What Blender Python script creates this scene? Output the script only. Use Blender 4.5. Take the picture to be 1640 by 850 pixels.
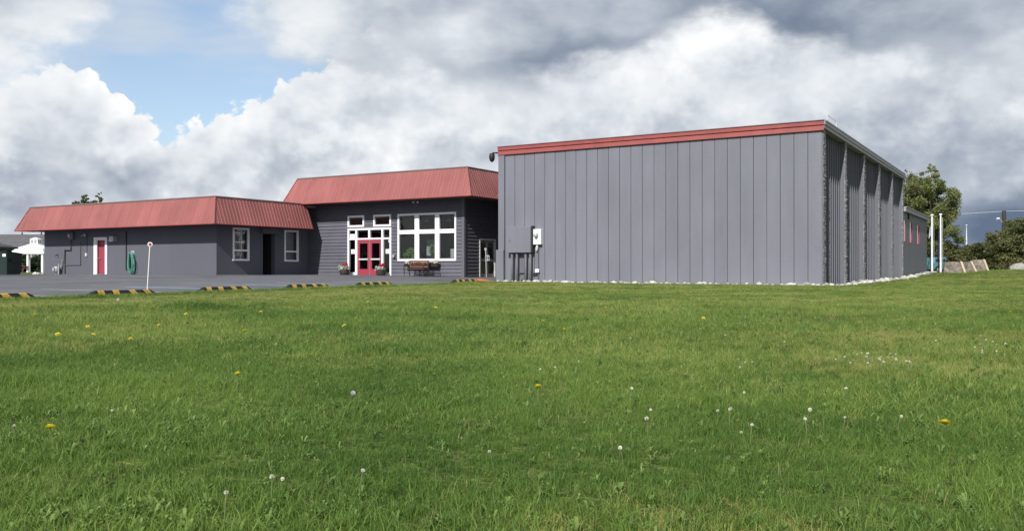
import bpy, math, random
import numpy as np
from mathutils import Vector, Matrix, Euler, noise as mnoise

for o in list(bpy.data.objects):
    bpy.data.objects.remove(o)
SC = bpy.context.scene
COL = SC.collection
R = math.radians
random.seed(7)
RNG = np.random.default_rng(11)

# ------------------------------------------------------------------ camera
# World axes follow the buildings: x along the fronts, y away from the viewer.
EYE = 0.70
YAW = R(31.0)
CS, SN = math.cos(YAW), math.sin(YAW)
cam_d = bpy.data.cameras.new('camera')
cam = bpy.data.objects.new('camera', cam_d)
COL.objects.link(cam)
cam.location = (0, 0, EYE)
cam.rotation_euler = (R(90.2), 0, YAW)
cam_d.sensor_width = 36
cam_d.lens = 36 * 1420 / 1640
cam_d.clip_start = 0.05
cam_d.clip_end = 6000
SC.camera = cam

# ------------------------------------------------------------------ sky, sun, exposure
SUN = Vector((0.13, -1.0, 0.78)).normalized()
world = bpy.data.worlds.new('World')
SC.world = world
world.use_nodes = True
world.cycles.sampling_method = "MANUAL"
world.cycles.sample_map_resolution = 512


def build_world():
    nt = world.node_tree
    nt.nodes.clear()
    N, L = nt.nodes, nt.links

    def mth(op, a, b=None, c=None, clamp=False):
        n = N.new('ShaderNodeMath')
        n.operation = op
        n.use_clamp = clamp
        for i, v in enumerate((a, b, c)):
            if v is None:
                continue
            if isinstance(v, (int, float)):
                n.inputs[i].default_value = v
            else:
                L.new(v, n.inputs[i])
        return n.outputs[0]

    def smooth(v, a, b):
        n = N.new('ShaderNodeMapRange')
        n.interpolation_type = 'SMOOTHSTEP'
        L.new(v, n.inputs[0])
        n.inputs[1].default_value = a
        n.inputs[2].default_value = b
        return n.outputs[0]

    tc = N.new('ShaderNodeTexCoord')
    d = tc.outputs['Generated']
    sep = N.new('ShaderNodeSeparateXYZ')
    L.new(d, sep.inputs[0])
    dx, dy, dz = sep.outputs
    # heading (0 = north-west, the way the lawn faces) and height above the horizon
    hr = mth('ADD', mth('MULTIPLY', dx, CS), mth('MULTIPLY', dy, SN))
    hf = mth('ADD', mth('MULTIPLY', dx, -SN), mth('MULTIPLY', dy, CS))
    az = mth('ARCTAN2', hr, hf)
    el = dz

    def blob(a0, e0, ra, re):
        a = mth('DIVIDE', mth('SUBTRACT', az, a0), ra)
        e = mth('DIVIDE', mth('SUBTRACT', el, e0), re)
        q = mth('ADD', mth('MULTIPLY', a, a), mth('MULTIPLY', e, e))
        return mth('POWER', 2.718, mth('MULTIPLY', q, -1.0))

    uv = N.new('ShaderNodeCombineXYZ')
    L.new(az, uv.inputs[0])
    L.new(el, uv.inputs[1])

    def fbm(scale, detail, rough, off=(0, 0), zs=1.5, dist=0.0):
        """2D cloud noise over heading and height; zs flattens it"""
        mp = N.new('ShaderNodeMapping')
        L.new(uv.outputs[0], mp.inputs[0])
        mp.inputs['Location'].default_value = (off[0], off[1], 0)
        mp.inputs['Scale'].default_value = (1, zs, 1)
        n = N.new('ShaderNodeTexNoise')
        n.noise_dimensions = '2D'
        n.inputs['Scale'].default_value = scale
        n.inputs['Detail'].default_value = detail
        n.inputs['Roughness'].default_value = rough
        n.inputs['Distortion'].default_value = dist
        L.new(mp.outputs[0], n.inputs[0])
        return n.outputs[0]

    sky = N.new('ShaderNodeTexSky')
    sky.sky_type = 'NISHITA'
    sky.sun_disc = False
    sky.sun_elevation = math.asin(SUN.z)
    sky.sun_rotation = math.atan2(SUN.x, SUN.y)
    sky.air_density = 1.0
    sky.dust_density = 1.2
    sky.ozone_density = 1.5

    def clouds(scale, detail, rough, off, lift, zs=1.5, dist=0.0):
        """noise and its slope towards the light (up and a little left)"""
        a = fbm(scale, detail, rough, off, zs, dist)
        b = fbm(scale, max(2, detail - 3), rough, (off[0] - lift * 0.5, off[1] + lift * zs), zs, dist)
        return a, mth('SUBTRACT', a, b)

    def curve(v, lo, hi, pts):
        """piecewise curve of the heading; points as (heading, value), value 0..1"""
        n = N.new('ShaderNodeFloatCurve')
        t = mth('DIVIDE', mth('SUBTRACT', v, lo), hi - lo, clamp=True)
        L.new(t, n.inputs['Value'])
        c = n.mapping.curves[0]
        P = [((p - lo) / (hi - lo), q) for p, q in pts]
        while len(c.points) < len(P):
            c.points.new(0.5, 0.5)
        for cp, (px, py) in zip(c.points, P):
            cp.location = (px, py)
            cp.handle_type = 'AUTO'
        n.mapping.update()
        return n.outputs[0]

    def billow(n):
        return mth('ABSOLUTE', mth('MULTIPLY', mth('SUBTRACT', n, 0.5), 3.2))

    # low cumulus bank, lit on its tops
    n1, g1 = clouds(6.0, 4, 0.55, (3.1, 0.7), 0.05, 1.6)
    n2, g2 = clouds(15.0, 6, 0.55, (0.3, 5.2), 0.020, 1.25)
    n3 = fbm(40.0, 3, 0.5, (2.3, 1.2), 1.1)
    puff = billow(n2)
    puff3 = billow(n3)
    edge = curve(az, -0.8, 0.8, [(-0.8, .17), (-0.54, .155), (-0.50, .195), (-0.46, .205), (-0.42, .180), (-0.38, .150), (-0.34, .160), (-0.30, .168), (-0.24, .215), (-0.14, .27), (0.8, .27)])
    bank = mth('MULTIPLY', mth('SUBTRACT', edge, el), 14.0)
    bank = mth('ADD', bank, mth('MULTIPLY', mth('SUBTRACT', n1, 0.5), 1.4))
    bank = mth('ADD', bank, mth('MULTIPLY', mth('SUBTRACT', puff, 0.30), 0.42))
    bank = mth('ADD', bank, mth('MULTIPLY', mth('SUBTRACT', puff3, 0.30), 0.16))
    bank_m = smooth(bank, -0.03, 0.07)

    # high grey deck with a soft ragged underside
    n4, g4 = clouds(4.0, 5, 0.5, (1.2, 4.0), 0.05, 2.0)
    n5 = fbm(12.0, 5, 0.55, (7, 1), 1.7)
    under = curve(az, -0.8, 0.8, [(-0.8, .13), (-0.58, .185), (-0.48, .205), (-0.42, .27), (-0.37, .36), (-0.32, .285), (-0.26, .235), (-0.19, .212), (0.0, .200), (0.10, .205), (0.19, .250), (0.25, .268), (0.30, .225), (0.42, .190), (0.54, .165), (0.8, .15)])
    hgt = mth('SUBTRACT', el, under)
    dk = mth('ADD', mth('MULTIPLY', hgt, 10.0), mth('MULTIPLY', mth('SUBTRACT', n4, 0.5), 1.3))
    dk = mth('ADD', dk, mth('MULTIPLY', mth('SUBTRACT', n5, 0.5), 0.9))
    deck_m = smooth(dk, -0.14, 0.34)

    def ramp(v, stops):
        n = N.new('ShaderNodeValToRGB')
        e = n.color_ramp.elements
        while len(e) < len(stops):
            e.new(0.5)
        for q, (p, col) in zip(e, stops):
            q.position = p
            q.color = (*col, 1)
        L.new(v, n.inputs[0])
        return n.outputs[0]

    STOPS = [(0.0, (0.13, 0.175, 0.26)), (0.25, (0.25, 0.30, 0.385)), (0.5, (0.47, 0.52, 0.59)),
             (0.75, (0.74, 0.78, 0.82)), (1.0, (0.97, 0.975, 0.985))]
    lb = mth('ADD', mth('MULTIPLY', g1, 0.45), mth('MULTIPLY', g2, mth('SUBTRACT', 0.62, mth('MULTIPLY', smooth(az, -0.2, 0.1), 0.25))))
    lb = mth('ADD', lb, mth('MULTIPLY', mth('SUBTRACT', puff, 0.3), 0.13))
    lb = mth('ADD', lb, mth('MULTIPLY', mth('SUBTRACT', puff3, 0.3), 0.05))
    lb = mth('ADD', lb, mth('MULTIPLY', mth('SUBTRACT', n1, 0.5), 0.22))
    lb = mth('ADD', lb, 0.71)
    thin = mth('SUBTRACT', 1.0, smooth(bank, 0.0, 0.9))
    lb = mth('ADD', lb, mth('MULTIPLY', thin, 0.20))
    lb = mth('ADD', lb, mth('MULTIPLY', blob(-0.04, 0.178, 0.16, 0.03), 0.16))
    lb = mth('ADD', lb, mth('MULTIPLY', blob(0.25, 0.20, 0.06, 0.06), 0.16))
    lb = mth('SUBTRACT', lb, mth('MULTIPLY', blob(0.52, 0.040, 0.16, 0.034), 0.80))
    lb = mth('SUBTRACT', lb, mth('MULTIPLY', blob(-0.53, 0.085, 0.15, 0.035), 0.26))
    lb = mth('SUBTRACT', lb, mth('MULTIPLY', blob(0.45, 0.12, 0.14, 0.05), 0.20))
    bank_c = ramp(mth('ADD', lb, 0.0, clamp=True), STOPS)
    ld = mth('ADD', mth('MULTIPLY', g4, 0.8), mth('MULTIPLY', mth('SUBTRACT', n5, 0.5), 0.40))
    ld = mth('ADD', ld, mth('MULTIPLY', mth('SUBTRACT', n4, 0.5), 0.5))
    ld = mth('ADD', ld, 0.60)
    ld = mth('ADD', ld, mth('MULTIPLY', blob(-0.2, 0.28, 0.16, 0.04), 0.12))
    ld = mth('SUBTRACT', ld, mth('MULTIPLY', blob(0.26, 0.290, 0.24, 0.055), 0.44))
    ld = mth('SUBTRACT', ld, mth('MULTIPLY', blob(0.33, 0.235, 0.09, 0.03), 0.16))
    ld = mth('SUBTRACT', ld, mth('MULTIPLY', blob(-0.02, 0.218, 0.17, 0.026), 0.24))
    deck_c = ramp(mth('ADD', ld, 0.0, clamp=True), STOPS)

    def mix(f, a, b):
        n = N.new('ShaderNodeMix')
        n.data_type = 'RGBA'
        if isinstance(f, float):
            n.inputs[0].default_value = f
        else:
            L.new(f, n.inputs[0])
        L.new(a, n.inputs[6])
        L.new(b, n.inputs[7])
        return n.outputs[2]

    def gain(col, k):
        n = N.new('ShaderNodeVectorMath')
        n.operation = 'SCALE'
        L.new(col, n.inputs[0])
        n.inputs[3].default_value = k
        return n.outputs[0]

    G = 6.4
    # thin high veil over the open blue
    veil = ramp(mth('ADD', 0.66, 0.0), STOPS)
    vf = mth('MULTIPLY', smooth(fbm(4.0, 3, 0.55, (9, 2), 4.5), 0.38, 0.70), 0.55)
    vf = mth('ADD', vf, 0.15)
    c = mix(vf, sky.outputs[0], gain(veil, G))
    c = mix(bank_m, c, gain(bank_c, G))
    c = mix(deck_m, c, gain(deck_c, G))
    bg = N.new('ShaderNodeBackground')
    bg.inputs[1].default_value = 0.15
    L.new(c, bg.inputs[0])
    out = N.new('ShaderNodeOutputWorld')
    L.new(bg.outputs[0], out.inputs[0])


build_world()
sun_d = bpy.data.lights.new('sun', 'SUN')
sun_d.energy = 4.7
sun_d.angle = R(0.6)
sun_d.color = (1.0, 0.96, 0.90)
sun = bpy.data.objects.new('sun', sun_d)
COL.objects.link(sun)
sun.location = (10, -40, 40)
sun.rotation_euler = SUN.to_track_quat('Z', 'Y').to_euler()
SC.cycles.max_bounces = 6
SC.cycles.diffuse_bounces = 3
SC.cycles.glossy_bounces = 3
SC.cycles.transmission_bounces = 3
VS = SC.view_settings
VS.view_transform = 'Standard'
VS.look = 'None'
VS.exposure = 0.12
VS.gamma = 1.0
VS.use_curve_mapping = False


# ------------------------------------------------------------------ materials
def pm(name, col, rough=0.75, var=0.12, scale=1.5, bump=0.0, bscale=40.0, metal=0.0, spec=0.35,
       var2=0.0, scale2=14.0, tint=None, streak=False, piece=0.0):
    m = bpy.data.materials.new(name)
    m.use_nodes = True
    nt = m.node_tree
    N, L = nt.nodes, nt.links
    b = N['Principled BSDF']
    b.inputs['Roughness'].default_value = rough
    b.inputs['Metallic'].default_value = metal
    b.inputs['Specular IOR Level'].default_value = spec
    g = N.new('ShaderNodeNewGeometry')
    pos = g.outputs['Position']
    mp = N.new('ShaderNodeMapping')
    L.new(pos, mp.inputs[0])
    if streak:
        mp.inputs['Scale'].default_value = (1, 1, 0.18)
    n = N.new('ShaderNodeTexNoise')
    n.inputs['Scale'].default_value = scale
    n.inputs['Detail'].default_value = 6
    n.inputs['Roughness'].default_value = 0.6
    L.new(mp.outputs[0], n.inputs[0])
    mr = N.new('ShaderNodeMapRange')
    mr.inputs[1].default_value = 0.3
    mr.inputs[2].default_value = 0.7
    mr.inputs[3].default_value = 1 - var
    mr.inputs[4].default_value = 1 + var
    L.new(n.outputs[0], mr.inputs[0])
    fac = mr.outputs[0]
    if var2:
        n2 = N.new('ShaderNodeTexNoise')
        n2.inputs['Scale'].default_value = scale2
        n2.inputs['Detail'].default_value = 4
        L.new(pos, n2.inputs[0])
        m2 = N.new('ShaderNodeMapRange')
        m2.inputs[1].default_value = 0.3
        m2.inputs[2].default_value = 0.7
        m2.inputs[3].default_value = 1 - var2
        m2.inputs[4].default_value = 1 + var2
        L.new(n2.outputs[0], m2.inputs[0])
        mu = N.new('ShaderNodeMath')
        mu.operation = 'MULTIPLY'
        L.new(fac, mu.inputs[0])
        L.new(m2.outputs[0], mu.inputs[1])
        fac = mu.outputs[0]
    if piece:
        oi = N.new('ShaderNodeObjectInfo')
        m3 = N.new('ShaderNodeMapRange')
        m3.inputs[3].default_value = 1 - piece
        m3.inputs[4].default_value = 1 + piece
        L.new(oi.outputs['Random'], m3.inputs[0])
        mu3 = N.new('ShaderNodeMath')
        mu3.operation = 'MULTIPLY'
        L.new(fac, mu3.inputs[0])
        L.new(m3.outputs[0], mu3.inputs[1])
        fac = mu3.outputs[0]
    if tint is not None:
        mx = N.new('ShaderNodeMix')
        mx.data_type = 'RGBA'
        L.new(n.outputs[0], mx.inputs[0])
        mx.inputs[6].default_value = (*col, 1)
        mx.inputs[7].default_value = (*tint, 1)
        src = mx.outputs[2]
    else:
        rg = N.new('ShaderNodeRGB')
        rg.outputs[0].default_value = (*col, 1)
        src = rg.outputs[0]
    sc = N.new('ShaderNodeVectorMath')
    sc.operation = 'SCALE'
    L.new(src, sc.inputs[0])
    L.new(fac, sc.inputs[3])
    L.new(sc.outputs[0], b.inputs['Base Color'])
    if bump:
        nb = N.new('ShaderNodeTexNoise')
        nb.inputs['Scale'].default_value = bscale
        nb.inputs['Detail'].default_value = 5
        L.new(pos, nb.inputs[0])
        bp = N.new('ShaderNodeBump')
        bp.inputs['Strength'].default_value = bump
        bp.inputs['Distance'].default_value = 0.02
        L.new(nb.outputs[0], bp.inputs['Height'])
        L.new(bp.outputs[0], b.inputs['Normal'])
    return m


def glass_mat(name, tint=(0.9, 0.95, 0.95), refl=1.0):
    m = bpy.data.materials.new(name)
    m.use_nodes = True
    nt = m.node_tree
    N, L = nt.nodes, nt.links
    N.clear()
    out = N.new('ShaderNodeOutputMaterial')
    tr = N.new('ShaderNodeBsdfTransparent')
    tr.inputs[0].default_value = (*tint, 1)
    gl = N.new('ShaderNodeBsdfGlossy')
    gl.inputs['Roughness'].default_value = 0.02
    fr = N.new('ShaderNodeFresnel')
    fr.inputs[0].default_value = 1.5
    ns = N.new('ShaderNodeTexNoise')
    ns.inputs['Scale'].default_value = 1.2
    g = N.new('ShaderNodeNewGeometry')
    L.new(g.outputs['Position'], ns.inputs[0])
    bp = N.new('ShaderNodeBump')
    bp.inputs['Strength'].default_value = 0.12
    bp.inputs['Distance'].default_value = 0.08
    L.new(ns.outputs[0], bp.inputs['Height'])
    L.new(bp.outputs[0], gl.inputs['Normal'])
    mu = N.new('ShaderNodeMath')
    mu.operation = 'MULTIPLY'
    mu.inputs[1].default_value = refl
    L.new(fr.outputs[0], mu.inputs[0])
    mx = N.new('ShaderNodeMixShader')
    L.new(mu.outputs[0], mx.inputs[0])
    L.new(tr.outputs[0], mx.inputs[1])
    L.new(gl.outputs[0], mx.inputs[2])
    L.new(mx.outputs[0], out.inputs[0])
    return m


def leaf_mat(name, c1, c2, scale=1.2, trans=0.3, rough=0.55, per_obj=False):
    m = bpy.data.materials.new(name)
    m.use_nodes = True
    nt = m.node_tree
    N, L = nt.nodes, nt.links
    b = N['Principled BSDF']
    out = N['Material Output']
    b.inputs['Roughness'].default_value = rough
    b.inputs['Specular IOR Level'].default_value = 0.25
    oi = N.new('ShaderNodeObjectInfo')
    g = N.new('ShaderNodeNewGeometry')
    n = N.new('ShaderNodeTexNoise')
    n.inputs['Scale'].default_value = scale
    n.inputs['Detail'].default_value = 4
    L.new(oi.outputs['Location'] if per_obj else g.outputs['Position'], n.inputs[0])
    ad = N.new('ShaderNodeMath')
    ad.operation = 'MULTIPLY_ADD'
    if per_obj:
        av = N.new('ShaderNodeMath')
        av.operation = 'MULTIPLY_ADD'
        L.new(g.outputs['Random Per Island'], av.inputs[0])
        av.inputs[1].default_value = 1.5
        L.new(oi.outputs['Random'], av.inputs[2])
        L.new(av.outputs[0], ad.inputs[0])
    else:
        L.new(g.outputs['Random Per Island'], ad.inputs[0])
    ad.inputs[1].default_value = 0.45
    ad.inputs[2].default_value = -0.50 if per_obj else -0.22
    ad2 = N.new('ShaderNodeMath')
    ad2.operation = 'ADD'
    L.new(ad.outputs[0], ad2.inputs[0])
    mr = N.new('ShaderNodeMapRange')
    mr.inputs[1].default_value = 0.3
    mr.inputs[2].default_value = 0.7
    L.new(n.outputs[0], mr.inputs[0])
    L.new(mr.outputs[0], ad2.inputs[1])
    ad2.use_clamp = True
    mx = N.new('ShaderNodeMix')
    mx.data_type = 'RGBA'
    mx.inputs[6].default_value = (*c1, 1)
    mx.inputs[7].default_value = (*c2, 1)
    L.new(ad2.outputs[0], mx.inputs[0])
    L.new(mx.outputs[2], b.inputs['Base Color'])
    t = N.new('ShaderNodeBsdfTranslucent')
    L.new(mx.outputs[2], t.inputs[0])
    ms = N.new('ShaderNodeMixShader')
    ms.inputs[0].default_value = trans
    L.new(b.outputs[0], ms.inputs[1])
    L.new(t.outputs[0], ms.inputs[2])
    L.new(ms.outputs[0], out.inputs[0])
    return m


M = {}
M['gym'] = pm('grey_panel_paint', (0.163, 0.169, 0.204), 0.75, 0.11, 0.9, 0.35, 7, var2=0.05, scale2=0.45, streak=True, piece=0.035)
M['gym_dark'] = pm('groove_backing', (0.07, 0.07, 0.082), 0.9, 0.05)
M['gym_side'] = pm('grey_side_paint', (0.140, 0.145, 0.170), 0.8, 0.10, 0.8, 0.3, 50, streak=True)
M['rough'] = pm('chipped_aggregate', (0.19, 0.19, 0.205), 0.95, 0.75, 7, 0.8, 30)
M['wall'] = pm('dark_grey_stucco', (0.105, 0.108, 0.134), 0.85, 0.08, 0.5, 0.3, 50, streak=True)
M['siding'] = pm('grey_lap_siding', (0.106, 0.104, 0.130), 0.7, 0.12, 1.5, 0.15, 30, var2=0.06, piece=0.06)
M['trim'] = pm('grey_corner_trim', (0.115, 0.115, 0.14), 0.7, 0.06)
M['red_roof'] = pm('faded_red_metal', (0.278, 0.097, 0.092), 0.55, 0.14, 1.1, 0.12, 5, spec=0.3, var2=0.08, scale2=0.5, streak=True, piece=0.045)
M['red_dark'] = pm('red_trim_metal', (0.30, 0.055, 0.06), 0.5, 0.08, 1.0)
M['red_fascia'] = pm('red_fascia_paint', (0.275, 0.062, 0.060), 0.6, 0.16, 1.2, streak=False, var2=0.06)
M['red_door'] = pm('red_door_paint', (0.32, 0.045, 0.070), 0.5, 0.06, 1.5)
M['white'] = pm('white_paint', (0.80, 0.80, 0.82), 0.55, 0.04, 2.0)
M['offwhite'] = pm('offwhite_metal', (0.62, 0.62, 0.62), 0.5, 0.06, 3.0)
M['grey_fascia'] = pm('grey_fascia_paint', (0.31, 0.295, 0.325), 0.7, 0.08, 1.0, streak=False)
M['coping'] = pm('metal_coping', (0.18, 0.15, 0.15), 0.5, 0.1)
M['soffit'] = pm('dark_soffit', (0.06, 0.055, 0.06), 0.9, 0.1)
M['deck'] = pm('roof_membrane', (0.35, 0.35, 0.36), 0.9, 0.1)
M['black'] = pm('black_plastic', (0.018, 0.018, 0.02), 0.5, 0.1)
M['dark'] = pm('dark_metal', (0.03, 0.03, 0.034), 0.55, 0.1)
M['rubber'] = pm('black_rubber', (0.012, 0.012, 0.014), 0.75, 0.2, 5, 0.3, 60)
M['yellow'] = pm('yellow_reflective_band', (0.47, 0.29, 0.055), 0.7, 0.35, 9)
M['conduit'] = pm('painted_conduit', (0.125, 0.125, 0.148), 0.6, 0.08)
M['galv'] = pm('galvanised_steel', (0.42, 0.44, 0.45), 0.45, 0.12, 6, metal=0.3)
M['interior'] = pm('interior_wall', (0.13, 0.11, 0.095), 0.9, 0.15)
M['interior_floor'] = pm('interior_floor', (0.10, 0.085, 0.07), 0.7, 0.15)
M['curtain'] = pm('pale_window_blind', (0.30, 0.31, 0.34), 0.85, 0.08, 4)
M['alum'] = pm('aluminium_frame', (0.42, 0.42, 0.44), 0.4, 0.06, metal=0.5)
M['glass'] = glass_mat('window_glass', refl=1.25)
M['glass_lo'] = glass_mat('tinted_glass', (0.35, 0.37, 0.38))
M['hose'] = pm('green_hose', (0.08, 0.28, 0.22), 0.5, 0.1, 6)
M['wood'] = pm('stained_wood', (0.16, 0.075, 0.05), 0.7, 0.2, 6)
M['barrel'] = pm('dark_barrel_wood', (0.05, 0.035, 0.028), 0.8, 0.2, 6)
M['soil'] = pm('potting_soil', (0.03, 0.022, 0.016), 0.95, 0.3, 20)
M['orange'] = pm('orange_tarp', (0.60, 0.13, 0.05), 0.7, 0.12, 4)
M['dumpster'] = pm('dumpster_green', (0.006, 0.022, 0.020), 0.6, 0.2, 2)
M['asphalt'] = pm('asphalt', (0.100, 0.104, 0.120), 0.9, 0.22, 0.35, 0.5, 90, var2=0.16, scale2=2.2, tint=(0.125, 0.126, 0.136))
M['line_white'] = pm('worn_white_paint', (0.46, 0.46, 0.47), 0.8, 0.25, 5)
M['line_yellow'] = pm('worn_yellow_paint', (0.50, 0.45, 0.22), 0.8, 0.25, 5)
M['line_blue'] = pm('worn_blue_paint', (0.30, 0.40, 0.58), 0.8, 0.2, 4)
M['stone'] = pm('white_stone', (0.50, 0.49, 0.46), 0.9, 0.28, 5, 0.4, 25)
M['stone2'] = pm('grey_stone', (0.30, 0.29, 0.28), 0.9, 0.25, 6, 0.4, 25)
M['bed'] = pm('gravel_bed', (0.33, 0.32, 0.29), 0.95, 0.3, 12, 0.6, 40)
M['slab'] = pm('weathered_slab', (0.12, 0.095, 0.075), 0.95, 0.5, 2.5, 0.8, 10, tint=(0.21, 0.19, 0.165), piece=0.25)
M['board'] = pm('pale_board', (0.45, 0.38, 0.28), 0.85, 0.12, 4)
M['bark'] = pm('bark', (0.10, 0.075, 0.055), 0.95, 0.3, 8, 0.6, 20)
M['birch_bark'] = pm('birch_bark', (0.42, 0.39, 0.33), 0.85, 0.35, 5, 0.4, 20)
M['pole_wood'] = pm('utility_pole_wood', (0.045, 0.042, 0.045), 0.9, 0.2, 4)
M['flag_blue'] = pm('navy_flag_cloth', (0.02, 0.035, 0.12), 0.8, 0.1)
M['flag_white'] = pm('pale_flag_cloth', (0.55, 0.6, 0.68), 0.8, 0.1)
M['house_roof'] = pm('grey_shingle_roof', (0.10, 0.10, 0.105), 0.95, 0.15, 1.2)
M['house_wall'] = pm('beige_house_wall', (0.13, 0.125, 0.12), 0.85, 0.08)
M['shed'] = pm('dark_shed_board', (0.035, 0.018, 0.015), 0.85, 0.2, 3)
M['teal'] = pm('teal_car_paint', (0.08, 0.20, 0.24), 0.3, 0.03, spec=0.6)
M['carwhite'] = pm('white_car_paint', (0.70, 0.71, 0.72), 0.3, 0.03, spec=0.6)
M['carsilver'] = pm('silver_car_paint', (0.34, 0.36, 0.38), 0.3, 0.03, spec=0.6)
M['hill'] = pm('far_forest', (0.030, 0.045, 0.060), 1.0, 0.25, 0.02)  # blue of the distance haze is mixed into this forest colour
M['birch_leaf'] = leaf_mat('birch_leaf', (0.105, 0.140, 0.045), (0.250, 0.270, 0.105), 0.7, 0.4)
M['willow_leaf'] = leaf_mat('willow_leaf', (0.110, 0.130, 0.052), (0.220, 0.225, 0.105), 0.7, 0.4)
M['hedge_leaf'] = leaf_mat('hedge_leaf', (0.060, 0.080, 0.026), (0.175, 0.175, 0.072), 0.8)
M['dark_leaf'] = leaf_mat('spruce_needle', (0.018, 0.035, 0.016), (0.045, 0.065, 0.028), 0.8, 0.15)
M['plant_leaf'] = leaf_mat('houseplant_leaf', (0.06, 0.13, 0.035), (0.20, 0.30, 0.09), 3)
M['bloom_red'] = leaf_mat('red_petal', (0.45, 0.01, 0.03), (0.65, 0.03, 0.08), 6, 0.2)
M['bloom_white'] = leaf_mat('white_petal', (0.62, 0.60, 0.58), (0.82, 0.80, 0.78), 6, 0.2)
M['bloom_yellow'] = leaf_mat('dandelion_petal', (0.76, 0.64, 0.025), (0.86, 0.76, 0.05), 6, 0.2)
M['clover_head'] = leaf_mat('clover_petal', (0.58, 0.56, 0.46), (0.80, 0.78, 0.70), 6, 0.2)
M['seed'] = leaf_mat('seed_fluff', (0.55, 0.56, 0.54), (0.75, 0.76, 0.74), 6, 0.4)
M['stem'] = leaf_mat('weed_stem', (0.12, 0.17, 0.06), (0.22, 0.25, 0.11), 6, 0.2)
M['straw'] = leaf_mat('dry_grass', (0.20, 0.17, 0.07), (0.36, 0.30, 0.15), 3, 0.3, per_obj=True)
M['grass_a'] = leaf_mat('grass_blade', (0.056, 0.128, 0.024), (0.185, 0.280, 0.056), 0.55, 0.35, 0.5, per_obj=True)
M['grass_b'] = leaf_mat('light_grass_blade', (0.140, 0.225, 0.040), (0.300, 0.360, 0.095), 0.55, 0.35, 0.5, per_obj=True)
M['grass_c'] = leaf_mat('mown_grass_blade', (0.215, 0.245, 0.055), (0.360, 0.365, 0.120), 0.55, 0.35, 0.5, per_obj=True)
M['broad'] = leaf_mat('broadleaf_weed', (0.075, 0.150, 0.030), (0.185, 0.265, 0.070), 1.2, 0.3, 0.5, per_obj=True)


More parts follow.
